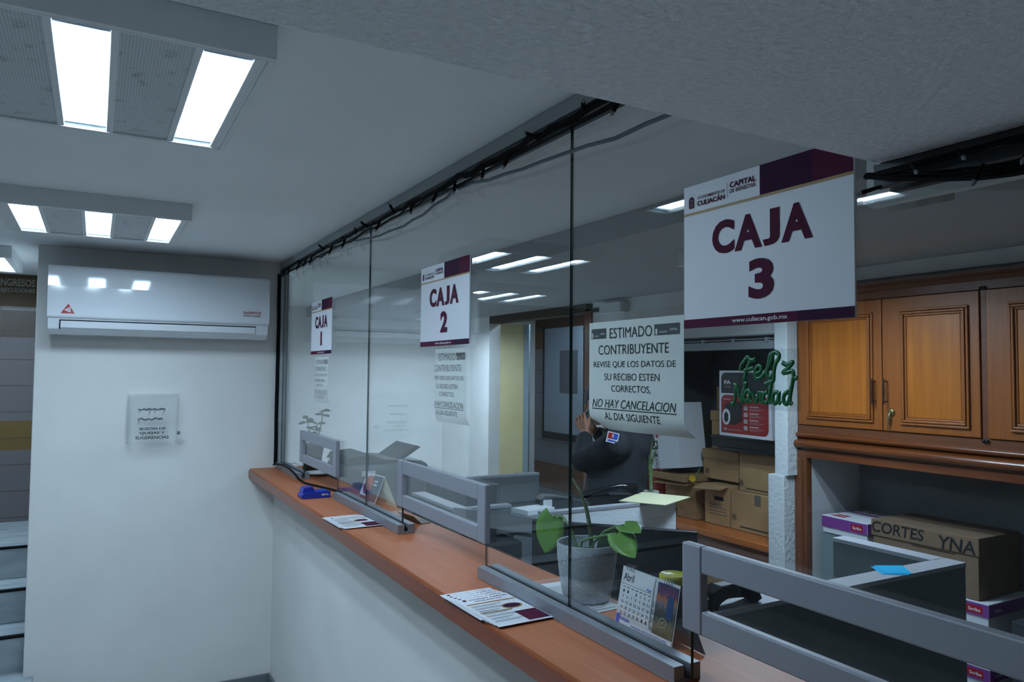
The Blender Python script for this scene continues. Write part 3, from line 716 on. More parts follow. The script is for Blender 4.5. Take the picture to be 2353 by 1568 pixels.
P4 = [f(.002, .022, e), f(.108, .022, e), f(.108, HH-.002, e), f(.002, HH-.002, e)]; b.prism(P4, nn*.0006); pg = b.build('month_page', MSIGN, t)
b = MB(); e2 = .0018
text(b, 'Abril', f, .026, HH-.020, .016, .034, 0, .01, 0, e2); text(b, 'Apr', f, .094, HH-.031, .008, .016, 3, .01, 0, e2)
rect(b, f, .004, .104, HH-.0355, HH-.0348, 0, e2); rect(b, f, .1065, .1072, .024, HH-.01, 0, e2)
r0 = HH-.049
dnum = 1
for row in range(5):
    for colm in range(7):
        if row == 0 and colm < 3: continue
        if dnum > 30: continue
        text(b, str(dnum), f, .016+.0137*colm, r0-.0112*row, .0062, .0032 if dnum < 10 else .0075, 1 if colm == 0 else 0, .01, 0, e2); dnum += 1
for colm in range(7): rect(b, f, .011+.0137*colm, .020+.0137*colm, HH-.0415, HH-.040, 0, e2)
for (u, v) in ((.016, r0), (.030, r0), (.085, r0-.0448), (.098, r0-.0448)): disc(b, f, u, v, .0026, .0034, 0, e2, 12)
for i, ch in enumerate('2026'): text(b, ch, f, .1125, HH-.052-.0155*i, .010, .0065, 2, .0, 0, e2)
b.build('lettering', [MINK, MRED, MDGREY, MPRINTB], pg)
def photo_mat():
    m = bpy.data.materials.new('city_photo'); m.use_nodes = True; nt = m.node_tree; bs = nt.nodes['Principled BSDF']; bs.inputs['Roughness'].default_value = .4
    tc = nt.nodes.new('ShaderNodeTexCoord'); sp = nt.nodes.new('ShaderNodeSeparateXYZ'); nt.links.new(tc.outputs['Generated'], sp.inputs[0])
    n = nt.nodes.new('ShaderNodeTexNoise'); n.inputs['Scale'].default_value = 9; n.inputs['Detail'].default_value = 8; nt.links.new(tc.outputs['Generated'], n.inputs[0])
    a = nt.nodes.new('ShaderNodeMath'); a.operation = 'MULTIPLY_ADD'; a.inputs[1].default_value = .45; nt.links.new(n.outputs[0], a.inputs[0]); nt.links.new(sp.outputs['Z'], a.inputs[2])
    s2 = nt.nodes.new('ShaderNodeMath'); s2.operation = 'SUBTRACT'; s2.inputs[1].default_value = .22; nt.links.new(a.outputs[0], s2.inputs[0])
    r = nt.nodes.new('ShaderNodeValToRGB'); E = r.color_ramp.elements
    E[0].position = 0; E[0].color = (*hexc('3d4028'), 1); E[1].position = 1; E[1].color = (*hexc('33245a'), 1)
    for p, c in ((.2, '6d6a50'), (.35, '2f3226'), (.5, '4e4a48'), (.62, '6f6a78'), (.7, 'b06a3a'), (.8, '6a3f5a')): q = E.new(p); q.color = (*hexc(c), 1)
    nt.links.new(s2.outputs[0], r.inputs[0]); nt.links.new(r.outputs[0], bs.inputs['Base Color']); return m
b = MB(); b.prism([f(.118, .012, e), f(Wc-.002, .012, e), f(Wc-.002, HH-.006, e), f(.118, HH-.006, e)], nn*.0006); ph = b.build('photo_page', photo_mat(), t)
b = MB(); rect(b, f, .152, .170, .048, .092, 0, .0019); disc(b, f, .146, .038, .012, .010, 1, .0019); disc(b, f, .146, .038, .0085, .007, 2, .002); disc(b, f, .146, .038, .004, .0035, 1, .0021)
b.build('print', [mat('photo_tower', '24406e', .4), mat('photo_plaza', '8a8672', .5), mat('photo_green', '4a4f34', .5)], ph)
b = MB(); rect(b, f, .002, Wc-.002, .0, .0105, 0, .0012)
rect(b, f, .003, .015, .001, .0195, 1, .0014); text(b, 'PAPELERA', f, .0325, .0125, .0065, .031, 1, .02, 0, .0018)
text(b, 'PAPELERIA ARTICULOS ESCOLARES', f, .11, .0055, .004, .11, 1, .01, 0, .0018); b.build('printed_footer', [MSIGN, MPRINTB], t)
b = MB()
for g0 in (.018, .138):
    for i in range(4):
        cc = f(g0+.0072*i, HH, 0); b.tube([cc + uy*(.0065*math.cos(a)) + nn*(.005*math.sin(a)) for a in [k*math.pi/6 for k in range(13)]], .0007, n=6)
b.build('spiral', MALU, t)
# jar with yellow lid
c = (.141, 1.188, 1.0805)
t = thing('jar', c, 'glass jar with a yellow lid behind the calendar', 'jar')
b = MB(); b.lathe([(0, 0), (.026, 0), (.028, .004), (.028, .092), (.025, .098), (.025, .104)], c, n=32); b.build('glass_body', mat('jar_contents', '3a3f2a', .2), t)
b = MB(); b.lathe([(.0275, .104), (.029, .106), (.029, .119), (.0275, .121), (.025, .1215), (.024, .120), (.0, .120)], c, n=36); b.build('lid', mat('yellow_lid', 'b5b01e', .35), t)
# tent card and cracked acrylic holder at window two
t = thing('tent_card', (.07, 2.95, 1.08), 'small tent card with a red disc, standing behind the glass near the CAJA 1 hatch', 'card')
A = Vector((.057, 3.03, 1.083)); B = Vector((.078, 2.875, 1.083)); T1 = Vector((.085, 3.17, 1.20)); 
ux = (B-A).normalized(); up_ = Vector((.094, 3.075, 1.188))-A; uy = (up_-ux*up_.dot(ux)).normalized(); f = plane(A, ux, uy); Wt = (B-A).length*1.0; Ht = .115; nn = ux.cross(uy)
b = MB(); b.prism([f(0, 0), f(Wt, 0), f(Wt, Ht), f(0, Ht)], -nn*.001); b.build('front_panel', MSIGN, t)
b = MB(); b.prism([f(0, Ht), f(Wt, Ht), Vector((.13, 2.76, 1.083)), Vector((.12, 3.0, 1.083))], (.001, 0, 0)); b.build('back_panel', mat('cream_card', 'b9b49a', .6), t)
b = MB(); e = .0006; rect(b, f, .066, Wt-.004, .004, Ht-.004, 0, e); disc(b, f, .046, .068, .036, .040, 1, e*1.6); rect(b, f, .004, .066, .004, .022, 0, e)
P = [f(.046+.036*math.cos(a), .068+.040*math.sin(a), e*2.2) for a in [math.pi+math.pi*i/14 for i in range(15)]]; b.add(P, [tuple(range(15))], 2)
rect(b, f, .092, .118, .084, .091, 3, e*2); rect(b, f, .092, .118, .070, .077, 3, e*2)
b.build('print', [mat('navy_print', '23304e', .5), mat('coral_print', 'b8573f', .5), mat('wine_print', '8a2236', .5), MSIGN], t)
t = MB(); M0 = Matrix.Translation((.095, 2.50, 1.0805)) @ Matrix.Rotation(.12, 4, 'Z')
t.prism([(0, -.055, 0), (.002, -.055, .0), (-.03, -.055, .030), (-.032, -.055, .030)], (0, .13, 0), 0, M0); t.prism([(0, -.055, 0), (.04, -.055, 0), (.04, -.055, .0015), (.001, -.055, .0015)], (0, .13, 0), 0, M0)
o = t.build('bent_card_stand', mat('grey_brown_card', '6a665e', .6)); tag(o, 'small bent grey card stand behind the far end of the CAJA 2 hatch', 'stand')
# far pot, plate, printer on the office side of the far window
t = thing('potted_plant', (.115, 4.0, 1.08), 'small leafy plant in a dark pot behind the CAJA 1 hatch', 'potted plant')
c = (.112, 4.0, 1.0805); b = MB(); b.lathe([(0, 0), (.045, 0), (.062, .14), (.064, .145), (.058, .14), (0, .13)], c, n=28); b.build('pot', mat('dark_pot', '4a5052', .6), t)
rb = random.Random(12)
for (dx, dy, zt) in ((-.03, .01, 1.36), (.05, -.02, 1.40), (.01, .0, 1.30), (.03, .02, 1.33)):
    p0 = Vector((.112+dx*.3, 4.0+dy*.3, 1.21)); p1 = Vector((.112+dx, 4.0+dy, zt))
    b = MB(); b.tube([p0, (p0+p1)/2+Vector((.006, 0, 0)), p1], .003, n=6); s = b.build('stem', MSTEM, t)
    b = MB()
    for k in range(5):
        a = k*1.256+dx*30; pb = p1-Vector((0, 0, .02*(k % 2))); leaf(b, pb, pb+Vector((math.cos(a)*.045, math.sin(a)*.045, .012*(k % 3)-.004)), .015, (0, -.5, 1), 0, .006, heart=False)
    b.build('leaf_cluster', mat('dull_leaf', '5c6c54', .5) if 'dull_leaf' not in bpy.data.materials else bpy.data.materials['dull_leaf'], s)
b = MB(); b.lathe([(0, 0), (.05, 0), (.075, .012), (.078, .014), (.07, .012), (0, .004)], (.110, 3.845, 1.0805), n=36); o = b.build('plate', MWHITED); tag(o, 'white plate on the counter under the CAJA 1 hatch', 'plate')
t = thing('desk_printer', (.36, 3.75, .93), 'grey desktop printer with its paper tray raised, behind the CAJA 1 and 2 windows', 'printer')
b = MB(); b.box(.175, .60, 3.55, 3.95, .931, 1.155); b.build('body', MMGREY, t, bevel=.03, seg=4)
b = MB(); b.prism([(x, 3.57, z) for x, z in ((.17, 1.156), (.19, 1.19), (.30, 1.20), (.36, 1.175), (.58, 1.158))], (0, .36, 0)); b.build('scanner_lid', MDGREY, t, bevel=.008)
b = MB(); b.prism([(x, 3.6, z) for x, z in ((.43, 1.16), (.55, 1.235), (.57, 1.226), (.46, 1.158))], (0, .3, 0)); b.build('raised_tray', MDGREY, t, bevel=.004)
MB().box(.24, .31, 3.545, 3.552, 1.10, 1.125).build('display', MSIGN, t)

# ------------------------------------------------------------------ office furniture
def desk(x0, x1, y0, y1, z, label, m=MMGREY):
    t = thing('office_desk', ((x0+x1)/2, (y0+y1)/2, FZ), label, 'desk', 'office desks')
    MB().box(x0, x1, y0, y1, z-.03, z).build('desktop', m, t, bevel=.003)
    for x in (x0+.03, x1-.05):
        for y in (y0+.03, y1-.05): MB().box(x, x+.04, y, y+.04, FZ+.0005, z-.0305).build('leg', MDGREY, t)
    return t
desk(.165, .66, 3.3, 4.15, .93, 'grey desk carrying the printer behind the CAJA 1 window')
desk(.17, 1.50, 1.76, 2.52, .60, 'low grey desk carrying the black monitor behind the counter')
desk(.70, 1.46, 2.65, 3.02, .995, 'high office desk carrying the telephone and card terminal behind the pale partition')
def partition(segs, z, label, mf, ends=None):
    t = thing('cubicle_partition', (*segs[0][0:2], FZ), label, 'partition', 'cubicle partitions')
    for (x0, y0, x1, y1) in segs:
        MB().box(x0, x1, y0, y1, FZ+.0005, z-.012).build('fabric_panel', mf, t)
    b = MB()
    for (x0, y0, x1, y1) in segs: b.box(x0-.002, x1+.002, y0-.002, y1+.002, z-.0118, z)
    b.build('cap', MPTOP, t)
    return t
partition([(.685, 2.575, 1.382, 2.615)], 1.05, 'pale grey cubicle partition under the cream folder', MPARTW)
partition([(.35, 1.316, 1.409, 1.38), (1.347, 1.3805, 1.409, 1.732)], 1.05, 'dark green grey L-shaped partition with a pale cap at lower right', MPARTG)
partition([(.60, 3.62, 1.30, 3.66)], 1.05, 'grey cubicle partition in front of the bright far wall', MMGREY)
partition([(.40, 2.70, .46, 3.28), (.46, 2.80, .66, 2.84)], 1.05, 'grey cubicle partition seen through the CAJA 2 hatch', MPARTG)
# monitors
def monitor(A, B, ztop, h, zdesk, label):
    A = Vector((*A, 0)); B = Vector((*B, 0)); c = (A+B)/2; ux = (B-A).normalized(); nrm = ux.cross(Vector((0, 0, 1)))
    Mx = Matrix((ux, nrm, Vector((0, 0, 1)))).transposed().to_4x4(); Mx.translation = Vector((c.x, c.y, 0)); W = (B-A).length
    t = thing('computer_monitor', (c.x, c.y, zdesk), label, 'monitor', 'black computer monitors')
    MB().box(-W/2, W/2, -.025, 0, ztop-h, ztop, 0, Mx).build('back_shell', MBLK, t, bevel=.004)
    MB().box(-W/2+.012, W/2-.012, -.0275, -.0252, ztop-h+.02, ztop-.012, 0, Mx).build('screen', MBLKG, t)
    b = MB(); b.box(-.03, .03, .0, .04, zdesk+.012, ztop-h*.4, 0, Mx); b.build('stand', MBLK, t, bevel=.003)
    MB().box(-.12, .12, -.08, .12, zdesk+.0005, zdesk+.012, 0, Mx).build('base', MBLK, t, bevel=.003)
monitor((.435, 2.25), (.815, 1.835), 1.10, .33, .60, 'back of a wide black monitor behind the speckled plant pot')
t = thing('black_printer', (.5, 2.3, .60), 'flat topped black office machine left of the monitor', 'printer')
b = MB(); b.box(.20, .43, 2.30, 2.50, .6005, 1.02); b.build('body', MBLK, t, bevel=.01)
M0 = Matrix.Translation((.46, 2.50, 1.03)) @ Matrix.Rotation(-.5, 4, 'Z')
b = MB(); b.prism([(-.2, -.16, .03), (.22, -.16, -.02), (.22, -.16, -.008), (-.2, -.16, .045)], (0, .30, 0), 0, M0); b.build('lid', MDGREY, t, bevel=.004)
# desk phone, terminal, folder, papers behind the pale partition
t = thing('telephone', (1.3, 2.84, .995), 'black desk telephone behind the cream folder', 'telephone')
M0 = Matrix.Translation((1.245, 2.88, .9955)) @ Matrix.Rotation(-.35, 4, 'Z')
b = MB(); b.prism([(-.12, -.09, 0), (.12, -.09, 0), (.12, -.09, .06), (-.12, -.09, .02)], (0, .18, 0), 0, M0); b.build('base', MBLK, t, bevel=.006)
b = MB(); b.tube([M0 @ Vector(p) for p in ((-.13, .02, .038), (-.08, .0, .06), (.05, 0, .082), (.10, .0, .078), (.13, .02, .07))], [.018, .016, .014, .018, .020], n=10); b.build('handset', MBLKG, t)
MB().box(-.02, .08, -.07, -.02, .052, .056, 0, M0).build('keypad', MDGREY, t)
t = thing('card_terminal', (1.0, 2.93, .995), 'dark card terminal on the desk left of the telephone', 'card terminal', None)
M0 = Matrix.Translation((.945, 2.91, .9955)) @ Matrix.Rotation(-.25, 4, 'Z')
b = MB(); b.prism([(-.07, -.04, 0), (.16, -.04, 0), (.16, -.04, .025), (.0, -.04, .058), (-.055, -.04, .06), (-.075, -.04, .04)], (0, .08, 0), 0, M0); b.build('body', MDGREY, t, bevel=.006)
MB().box(-.062, -.02, -.041, -.0405, .012, .045, 0, M0).build('printed_label', MSIGN, t)
b = MB(); b.prism([(1.124, 2.654, 1.0505), (1.235, 2.478, 1.0505), (1.485, 2.593, 1.0505), (1.373, 2.801, 1.0505)], (0, 0, .003)); o = b.build('file_folder', MMANILA); tag(o, 'cream file folder lying across the pale partition top', 'folder')
b = MB(); b.box(1.36, 1.44, 2.955, 3.01, .9955, 1.055); o = b.build('small_box', MCARTW, bevel=.002); tag(o, 'small white box on the desk behind the telephone', 'box')
b = MB(); M0 = Matrix.Translation((.81, 2.86, .9955)) @ Matrix.Rotation(.2, 4, 'Z'); b.box(-.08, .08, -.05, .05, 0, .02, 0, M0); o = b.build('paper_stack', MSIGN); tag(o, 'short white paper stack at the left end of the high desk', 'paper')
t = thing('snake_plant', (1.43, 2.86, .995), 'thin leaved snake plant in a small grey pot in front of the fire extinguisher', 'potted plant')
b = MB(); b.lathe([(0, 0), (.03, 0), (.038, .06), (.034, .06), (0, .05)], (1.428, 2.80, .9955), n=20); b.build('pot', mat('pale_grey_pot', '8a8884', .7), t)
for p1, p2 in (((1.455, 2.845, 1.18), (1.45, 2.815, 1.312)), ((1.46, 2.84, 1.17), (1.455, 2.785, 1.282))):
    b = MB(); b.tube([(1.428, 2.80, 1.05), p1, p2], [.009, .008, .001], flat=Vector((.7, .7, 0))); b.build('leaf', MSANS, t)
# cards on the partition, black tape dispenser and carton seen through the near hatch
for k, (dx, lab) in enumerate(((0, 'lower bright blue card on the green grey partition cap'), (.016, 'upper bright blue card on the green grey partition cap'))):
    b = MB(); q = [(1.056+dx, 1.347, 0), (1.115+dx, 1.306, 0), (1.185+dx*.6, 1.378, 0), (1.103+dx, 1.418, 0)]
    b.prism([(x, y, 1.0502+.0012*k) for x, y, _ in q], (0, 0, .001)); o = b.build('blue_card', MSKYB); tag(o, lab, 'card', 'blue cards')
t = thing('handset', (.46, 1.345, 1.05), 'black arched handset lying on the pale partition cap, seen through the near hatch', 'handset')
b = MB(); b.prism([(x, 1.328, z) for x, z in ((.375, 1.0505), (.372, 1.078), (.388, 1.092), (.424, 1.103), (.497, 1.094), (.545, 1.072), (.552, 1.058), (.535, 1.0505), (.520, 1.056), (.498, 1.068), (.438, 1.074), (.412, 1.064), (.404, 1.0505))], (0, .042, 0)); b.build('body', MBLKG, t, bevel=.005)
MB().box(.42, .50, 1.334, 1.364, 1.098, 1.1035).build('grip_pad', MDGREY, t, bevel=.002)

# ------------------------------------------------------------------ built-in wall cabinet
t = thing('wall_cabinet', (2.4, 1.7, FZ), 'large built-in wooden cabinet with panelled upper doors and an open niche', 'cabinet')
YA, YZ = 2.64, .70
b = MB()
b.box(2.2, 2.215, YZ, YA, 1.966, 2.03); b.box(2.2, 2.215, YZ, YA, 1.325, 1.366); b.box(2.2, 2.215, 2.578, YA, 1.366, 1.966)
b.box(2.2, 2.215, 1.664, 1.688, 1.366, 1.966); b.box(2.2, 2.215, YZ, .74, 1.366, 1.966)
b.build('face_frame', MWDARK, t, bevel=.002)
MB().box(2.216, 2.6, YZ, YA, 1.24, 2.0).build('carcass', MWDARKV, t)
b = MB(); b.prism([(x, YZ, z) for x, z in ((2.215, 2.0), (2.196, 2.005), (2.19, 2.02), (2.178, 2.026), (2.172, 2.045), (2.215, 2.045))], (0, YA-YZ, 0)); b.build('crown_moulding', MWDARK, t, bevel=.002)
b = MB(); prof = [(2.215, 1.330)]
for a in range(-90, 91, 20): prof.append((2.196-.004-.012*math.cos(math.radians(a)), 1.316+.012*math.sin(math.radians(-a)))) 
prof.append((2.205, 1.300))
for a in range(-90, 91, 15): prof.append((2.185-.020*math.cos(math.radians(a)), 1.272+.020*math.sin(math.radians(-a))))
prof += [(2.203, 1.25), (2.203, 1.243), (2.19, 1.240), (2.19, 1.206), (2.215, 1.206)]
b.prism([(x, YZ, z) for x, z in prof], (0, YA-YZ, 0)); b.build('base_moulding', MWGLOSS, t)
b = MB(); b.box(2.19, 2.23, 2.528, 2.64, FZ, 1.206); b.box(2.183, 2.192, 2.55, 2.575, FZ, 1.2); b.box(2.183, 2.192, 2.60, 2.625, FZ, 1.2); b.build('niche_post', MWDARKV, t, bevel=.004)
b = MB(); b.box(2.23, 2.6, 2.53, 2.64, FZ, 1.205); b.build('niche_side', mat('niche_white_paint', (.6, .62, .63), .8), t)
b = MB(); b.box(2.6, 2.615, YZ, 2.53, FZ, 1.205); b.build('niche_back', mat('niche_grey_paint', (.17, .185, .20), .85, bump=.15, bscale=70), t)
MB().box(2.2, 2.6, YZ, 2.53, FZ, -.02).build('plinth', MWDARK, t)
def cab_door(y1, y0, handle, hinge, key=False):
    z0, z1 = 1.369, 1.963; xf = 2.192; m = .088
    b = MB(); b.box(xf, xf+.02, y0, y1, z0, z1); d = b.build('door', MWRAIL, t, bevel=.002)
    ia, ib, za, zb = y1-m+.008, y0+.045 if handle == 'far' else y0+m*.5, z0+.032, z1-.055
    if handle == 'near': ia, ib = y1-.085, y0+.04
    else: ia, ib = y1-.05, y0+.04
    if handle == 'far': ia, ib = y1-.048, y0+.030
    b = MB()
    for (w0, h) in ((0, .010), (.012, .014), (.022, .006)):
        w1 = w0+.010
        b.box(xf-h, xf-.0003, ib+w0, ia-w0, za+w0, za+w1); b.box(xf-h, xf-.0003, ib+w0, ia-w0, zb-w1, zb-w0)
        b.box(xf-h, xf-.0003, ib+w0, ib+w1, za+w1, zb-w1); b.box(xf-h, xf-.0003, ia-w1, ia-w0, za+w1, zb-w1)
    b.build('panel_moulding', MWRAIL, d, bevel=.003)
    MB().box(xf-.004, xf-.0004, ib+.033, ia-.033, za+.033, zb-.033).build('panel', MWDOOR, d, bevel=.002)
    if handle:
        hy = y0+.018 if handle == 'near_edge' else None
    return d
dl = cab_door(2.575, 2.118, 'left', 0)
dr = cab_door(2.113, 1.690, 'near', 0)
cab_door(1.662, 1.215, 'near', 0); cab_door(1.210, .745, 'left', 0)
def pull(d, y):
    b = MB(); pf = [(.003, -.058), (.0065, -.055), (.003, -.050), (.006, -.045), (.0035, -.038), (.0045, -.02), (.0065, -.012), (.0045, -.006), (.007, 0), (.0045, .006), (.0065, .012), (.0045, .02), (.0035, .038), (.006, .045), (.003, .05), (.0065, .055), (.003, .058)]
    b.lathe(pf, (2.165, y, 1.545), n=16)
    for z in (-.046, .046): b.tube([(2.166, y, 1.545+z), (2.192, y, 1.545+z)], .0035)
    b.build('handle', MBRONZE, d)
pull(dl, 2.150); pull(dr, 2.092)
b = MB(); b.lathe([(.0, -.006), (.010, -.005), (.016, -.003), (.016, .001)], (2.190, 2.072, 1.452), axis='x', n=24); l_ = b.build('lock', MBRASS, dr)
b = MB(); b.tube([(2.183, 2.072, 1.452), (2.176, 2.073, 1.446), (2.176, 2.079, 1.425), (2.177, 2.080, 1.40), (2.178, 2.083, 1.375)], [.003, .003, .008, .003, .003], flat=Vector((1, 0, 0))); b.build('key', MBRASS, l_)
for z in (1.972, 1.358):
    for y in (1.681, 1.668): MB().lathe([(.0, -.01), (.007, -.008), (.007, 0)], (2.199, y, z), axis='x', n=12).build('hinge', MBLK, t)

# ------------------------------------------------------------------ cartons in the alcove and the niche
t = thing('alcove_ledge', (2.4, 3.3, .70), 'orange wooden ledge carrying the cardboard boxes', 'ledge')
MB().box(2.125, 2.948, 2.672, 3.948, .7005, .738).build('top', MLEDGE, t, bevel=.006)
MB().box(2.14, 2.198, 2.705, 3.948, .42, .699).build('apron', MWDARK, t, bevel=.003)
b = MB(); b.box(2.12, 2.2, 2.672, 3.948, 1.752, 1.795); b.box(2.115, 2.2, 2.672, 3.948, 1.80, 1.806); b.box(2.12, 2.2, 2.672, 3.948, 1.822, 1.829)
for y in (3.39, 3.16, 2.93, 2.70): b.box(2.108, 2.13, y, y+.016, 1.788, 1.81)
o = b.build('shutter_rail', mat('dull_white_rail', '84898c', .5)); tag(o, 'dull white roller shutter rail across the top of the alcove', 'rail')
def carton(cx, y0, y1, z0, z1, d, label, lid=0.0, rot=0.0, m=None, marks=(), flap=False, hole=False, tape=None, group='cardboard boxes in the alcove', lean=0.0):
    """cx = front face x; box runs back by d; front faces the glass"""
    yc = (y0+y1)/2; W = y1-y0; H = z1-z0
    M0 = Matrix.Translation((cx, yc, z0+.0006)) @ Matrix.Rotation(rot, 4, 'Z') @ Matrix.Rotation(lean, 4, 'X')
    t = thing('cardboard_box', (cx, yc, z0), label, 'box', group); m = m or MKRAFT; back = False
    b = MB(); b.box(0, d, -W/2, W/2, 0, H-(lid if lid else 0), 0, M0); b.build('body', m, t, bevel=.003)
    if lid: MB().box(-.006, d+.006, -W/2-.006, W/2+.006, H-lid+.0005, H, 0, M0).build('lid', m, t, bevel=.003)
    f = plane(M0 @ Vector((0, W/2, 0)), M0.to_3x3() @ Vector((0, -1, 0)), M0.to_3x3() @ Vector((0, 0, 1)))
    if hole:
        b = MB(); rrect(b, f, W*.4, W*.78, H*.62, H*.72, .008, 0, .0008)
        b.build('hand_hole', MBLACK, t)
    if marks:
        b = MB()
        for mk in marks:
            if mk[0] == 'o': disc(b, f, mk[1]*W, mk[2]*H, mk[3], mk[3]*1.1, 0, .0008, 24, .75); disc(b, f, mk[1]*W, mk[2]*H, mk[3]*.5, mk[3]*.55, 0, .0008, 12)
            elif mk[0] == '-': rect(b, f, mk[1]*W, mk[2]*W, mk[3]*H, mk[3]*H+mk[4], 0, .0008)
            else: text(b, mk[0], f, mk[1]*W, mk[2]*H, mk[3], None, 0, .02, mk[4] if len(mk) > 4 else 0, .0068 if lid and mk[2]*H > H-lid else .0008)
        b.build('print', MINK if 'CORTES' in label else mat('faded_grey_print', '4b463f', .7) if 'faded_grey_print' not in bpy.data.materials else bpy.data.materials['faded_grey_print'], t)
    if flap:
        b = MB(); b.prism([M0 @ Vector(p) for p in ((-.002, -W/2, H), (-.002, W/2, H), (-.09, W/2+.01, H-.025), (-.085, -W/2-.01, H-.01))], (0, 0, .003))
        if back: b.prism([M0 @ Vector(p) for p in ((d, -W/2, H), (d, W/2, H), (d+.02, W/2+.01, H+.07), (d+.015, -W/2-.01, H+.06))], (.003, 0, 0))
        b.build('open_flap', m, t)
    if tape:
        b = MB(); rect(b, f, tape*W, (tape+.14)*W, H*.72, H, 0, .001); b.build('tape', MTAPE, t)
    return t
carton(2.28, 2.803, 3.122, .739, .952, .34, 'front cardboard box at the right on the ledge with a taped top edge', marks=(('o', .08, .32, .017), ('-', .22, .98, .08, .010)), tape=.55)
carton(2.28, 3.135, 3.331, .739, .968, .30, 'cardboard box with a hand hole, middle of the row on the ledge', flap=True, hole=True, marks=(('-', .2, .9, .42, .003), ('-', .2, .9, .34, .003), ('-', .2, .9, .26, .003), ('PLANOS', .45, .5, .02)))
carton(2.26, 3.385, 3.659, .739, .960, .28, 'crumpled open cardboard box at the left end of the ledge', flap=True, m=MKRAFTD, marks=(('-', .1, .6, .3, .003), ('-', .1, .6, .22, .003)))
carton(2.33, 2.775, 3.105, .9535, 1.170, .34, 'cardboard box under the black tray with open flaps', marks=(('o', .04, .2, .018), ('-', .15, .98, .06, .008)), tape=None)
carton(2.36, 3.138, 3.425, .9865, 1.162, .30, 'lidded cardboard box behind the hand hole box', lid=.055, marks=(('o', .12, .25, .016),))
carton(2.40, 3.268, 3.395, 1.1635, 1.395, .28, 'lidded cardboard box second from the top in the alcove', lid=.06, marks=(('o', .55, .35, .014),))
carton(2.42, 3.265, 3.375, 1.3965, 1.54, .22, 'small darker cardboard box on top of the alcove stack', m=MKRAFTD, tape=.5)
b = MB(); b.box(2.262, 2.60, 2.772, 3.255, 1.1965, 1.258); b.box(2.255, 2.62, 2.768, 3.262, 1.25, 1.262); b.box(2.256, 2.30, 2.78, 3.20, 1.1795, 1.197)
o = b.build('black_tray', MBLK, bevel=.004); tag(o, 'black plastic tray under the red, white and black printer carton', 'tray')
carton(1.17, 1.92, 2.24, .601, .855, .30, 'cardboard box on the low desk, seen through the near hatch', group='cardboard boxes by the desk', marks=(('-', .5, .62, .86, .004),))
# printed appliance carton
t = thing('printer_carton', (2.3, 3.02, 1.27), 'white carton printed red and black standing on the black tray', 'box')
M0 = Matrix.Translation((2.275, 3.205, 1.2635)) @ Matrix.Rotation(-.08, 4, 'Z'); W, H = .415, .375
b = MB(); b.box(0, .30, -W, 0, 0, H, 0, M0); b.build('body', MCARTW, t, bevel=.002)
f = plane(M0 @ Vector((-.0004, 0, 0)), M0.to_3x3() @ Vector((0, -1, 0)), (0, 0, 1)); b = MB(); e = .0006
rrect(b, f, .018, W-.02, .245, H-.012, .035, 0, e, (1, 1, 0, 0)); rrect(b, f, .018, W-.02, .018, .235, .035, 1, e, (1, 1, 0, 1)); 
b.prism([f(.05, .075, e*2), f(.05, .18, e*2), f(.11, .20, e*2), f(.19, .195, e*2), f(.19, .09, e*2), f(.12, .065, e*2)], Vector((-.0003, 0, 0)), 2)
disc(b, f, .062, .11, .034, .046, 3, e*3); disc(b, f, .062, .11, .028, .039, 4, e*4)
b.add([f(u, v, e*5) for u, v in ((.045, .125), (.062, .14), (.08, .125), (.08, .09), (.062, .075), (.045, .09))], [(0, 1, 2, 3, 4, 5)], 2)
for i in range(4):
    v = .165-.037*i; rrect(b, f, .205, .235, v-.012, v+.012, .004, 5, e*2); rect(b, f, .25, .32, v+.006, v+.010, 3, e*2)
    for k in range(3): rect(b, f, .25, .365-.02*((i+k) % 3), v-.002-.006*k, v-.0005-.006*k, 5, e*2)
rect(b, f, .04, .066, .034, .046, 5, e*2); rect(b, f, .075, .19, .036, .039, 5, e*2); rect(b, f, .035, .1, .208, .213, 5, e*2)
text(b, 'PA', f, .072, .308, .022, .055, 3, .04, 0, e*2); text(b, 'The Bes', f, .075, .282, .009, .05, 5, .01, 0, e*2)
b.build('print', [mat('carton_charcoal', '2a2c30', .5), mat('carton_red', '8e1b22', .5), mat('carton_black', '17191c', .5), MSIGN, MSIGN, mat('carton_pale', 'a89a9a', .5)], t)
f2 = plane(M0 @ Vector((0, -W-.0004, 0)), M0.to_3x3() @ Vector((1, 0, 0)), (0, 0, 1)); b = MB(); rect(b, f2, .03, .29, .02, H-.02, 0, .0005); b.build('side_print', mat('carton_side_red', '7d1a24', .5), t)
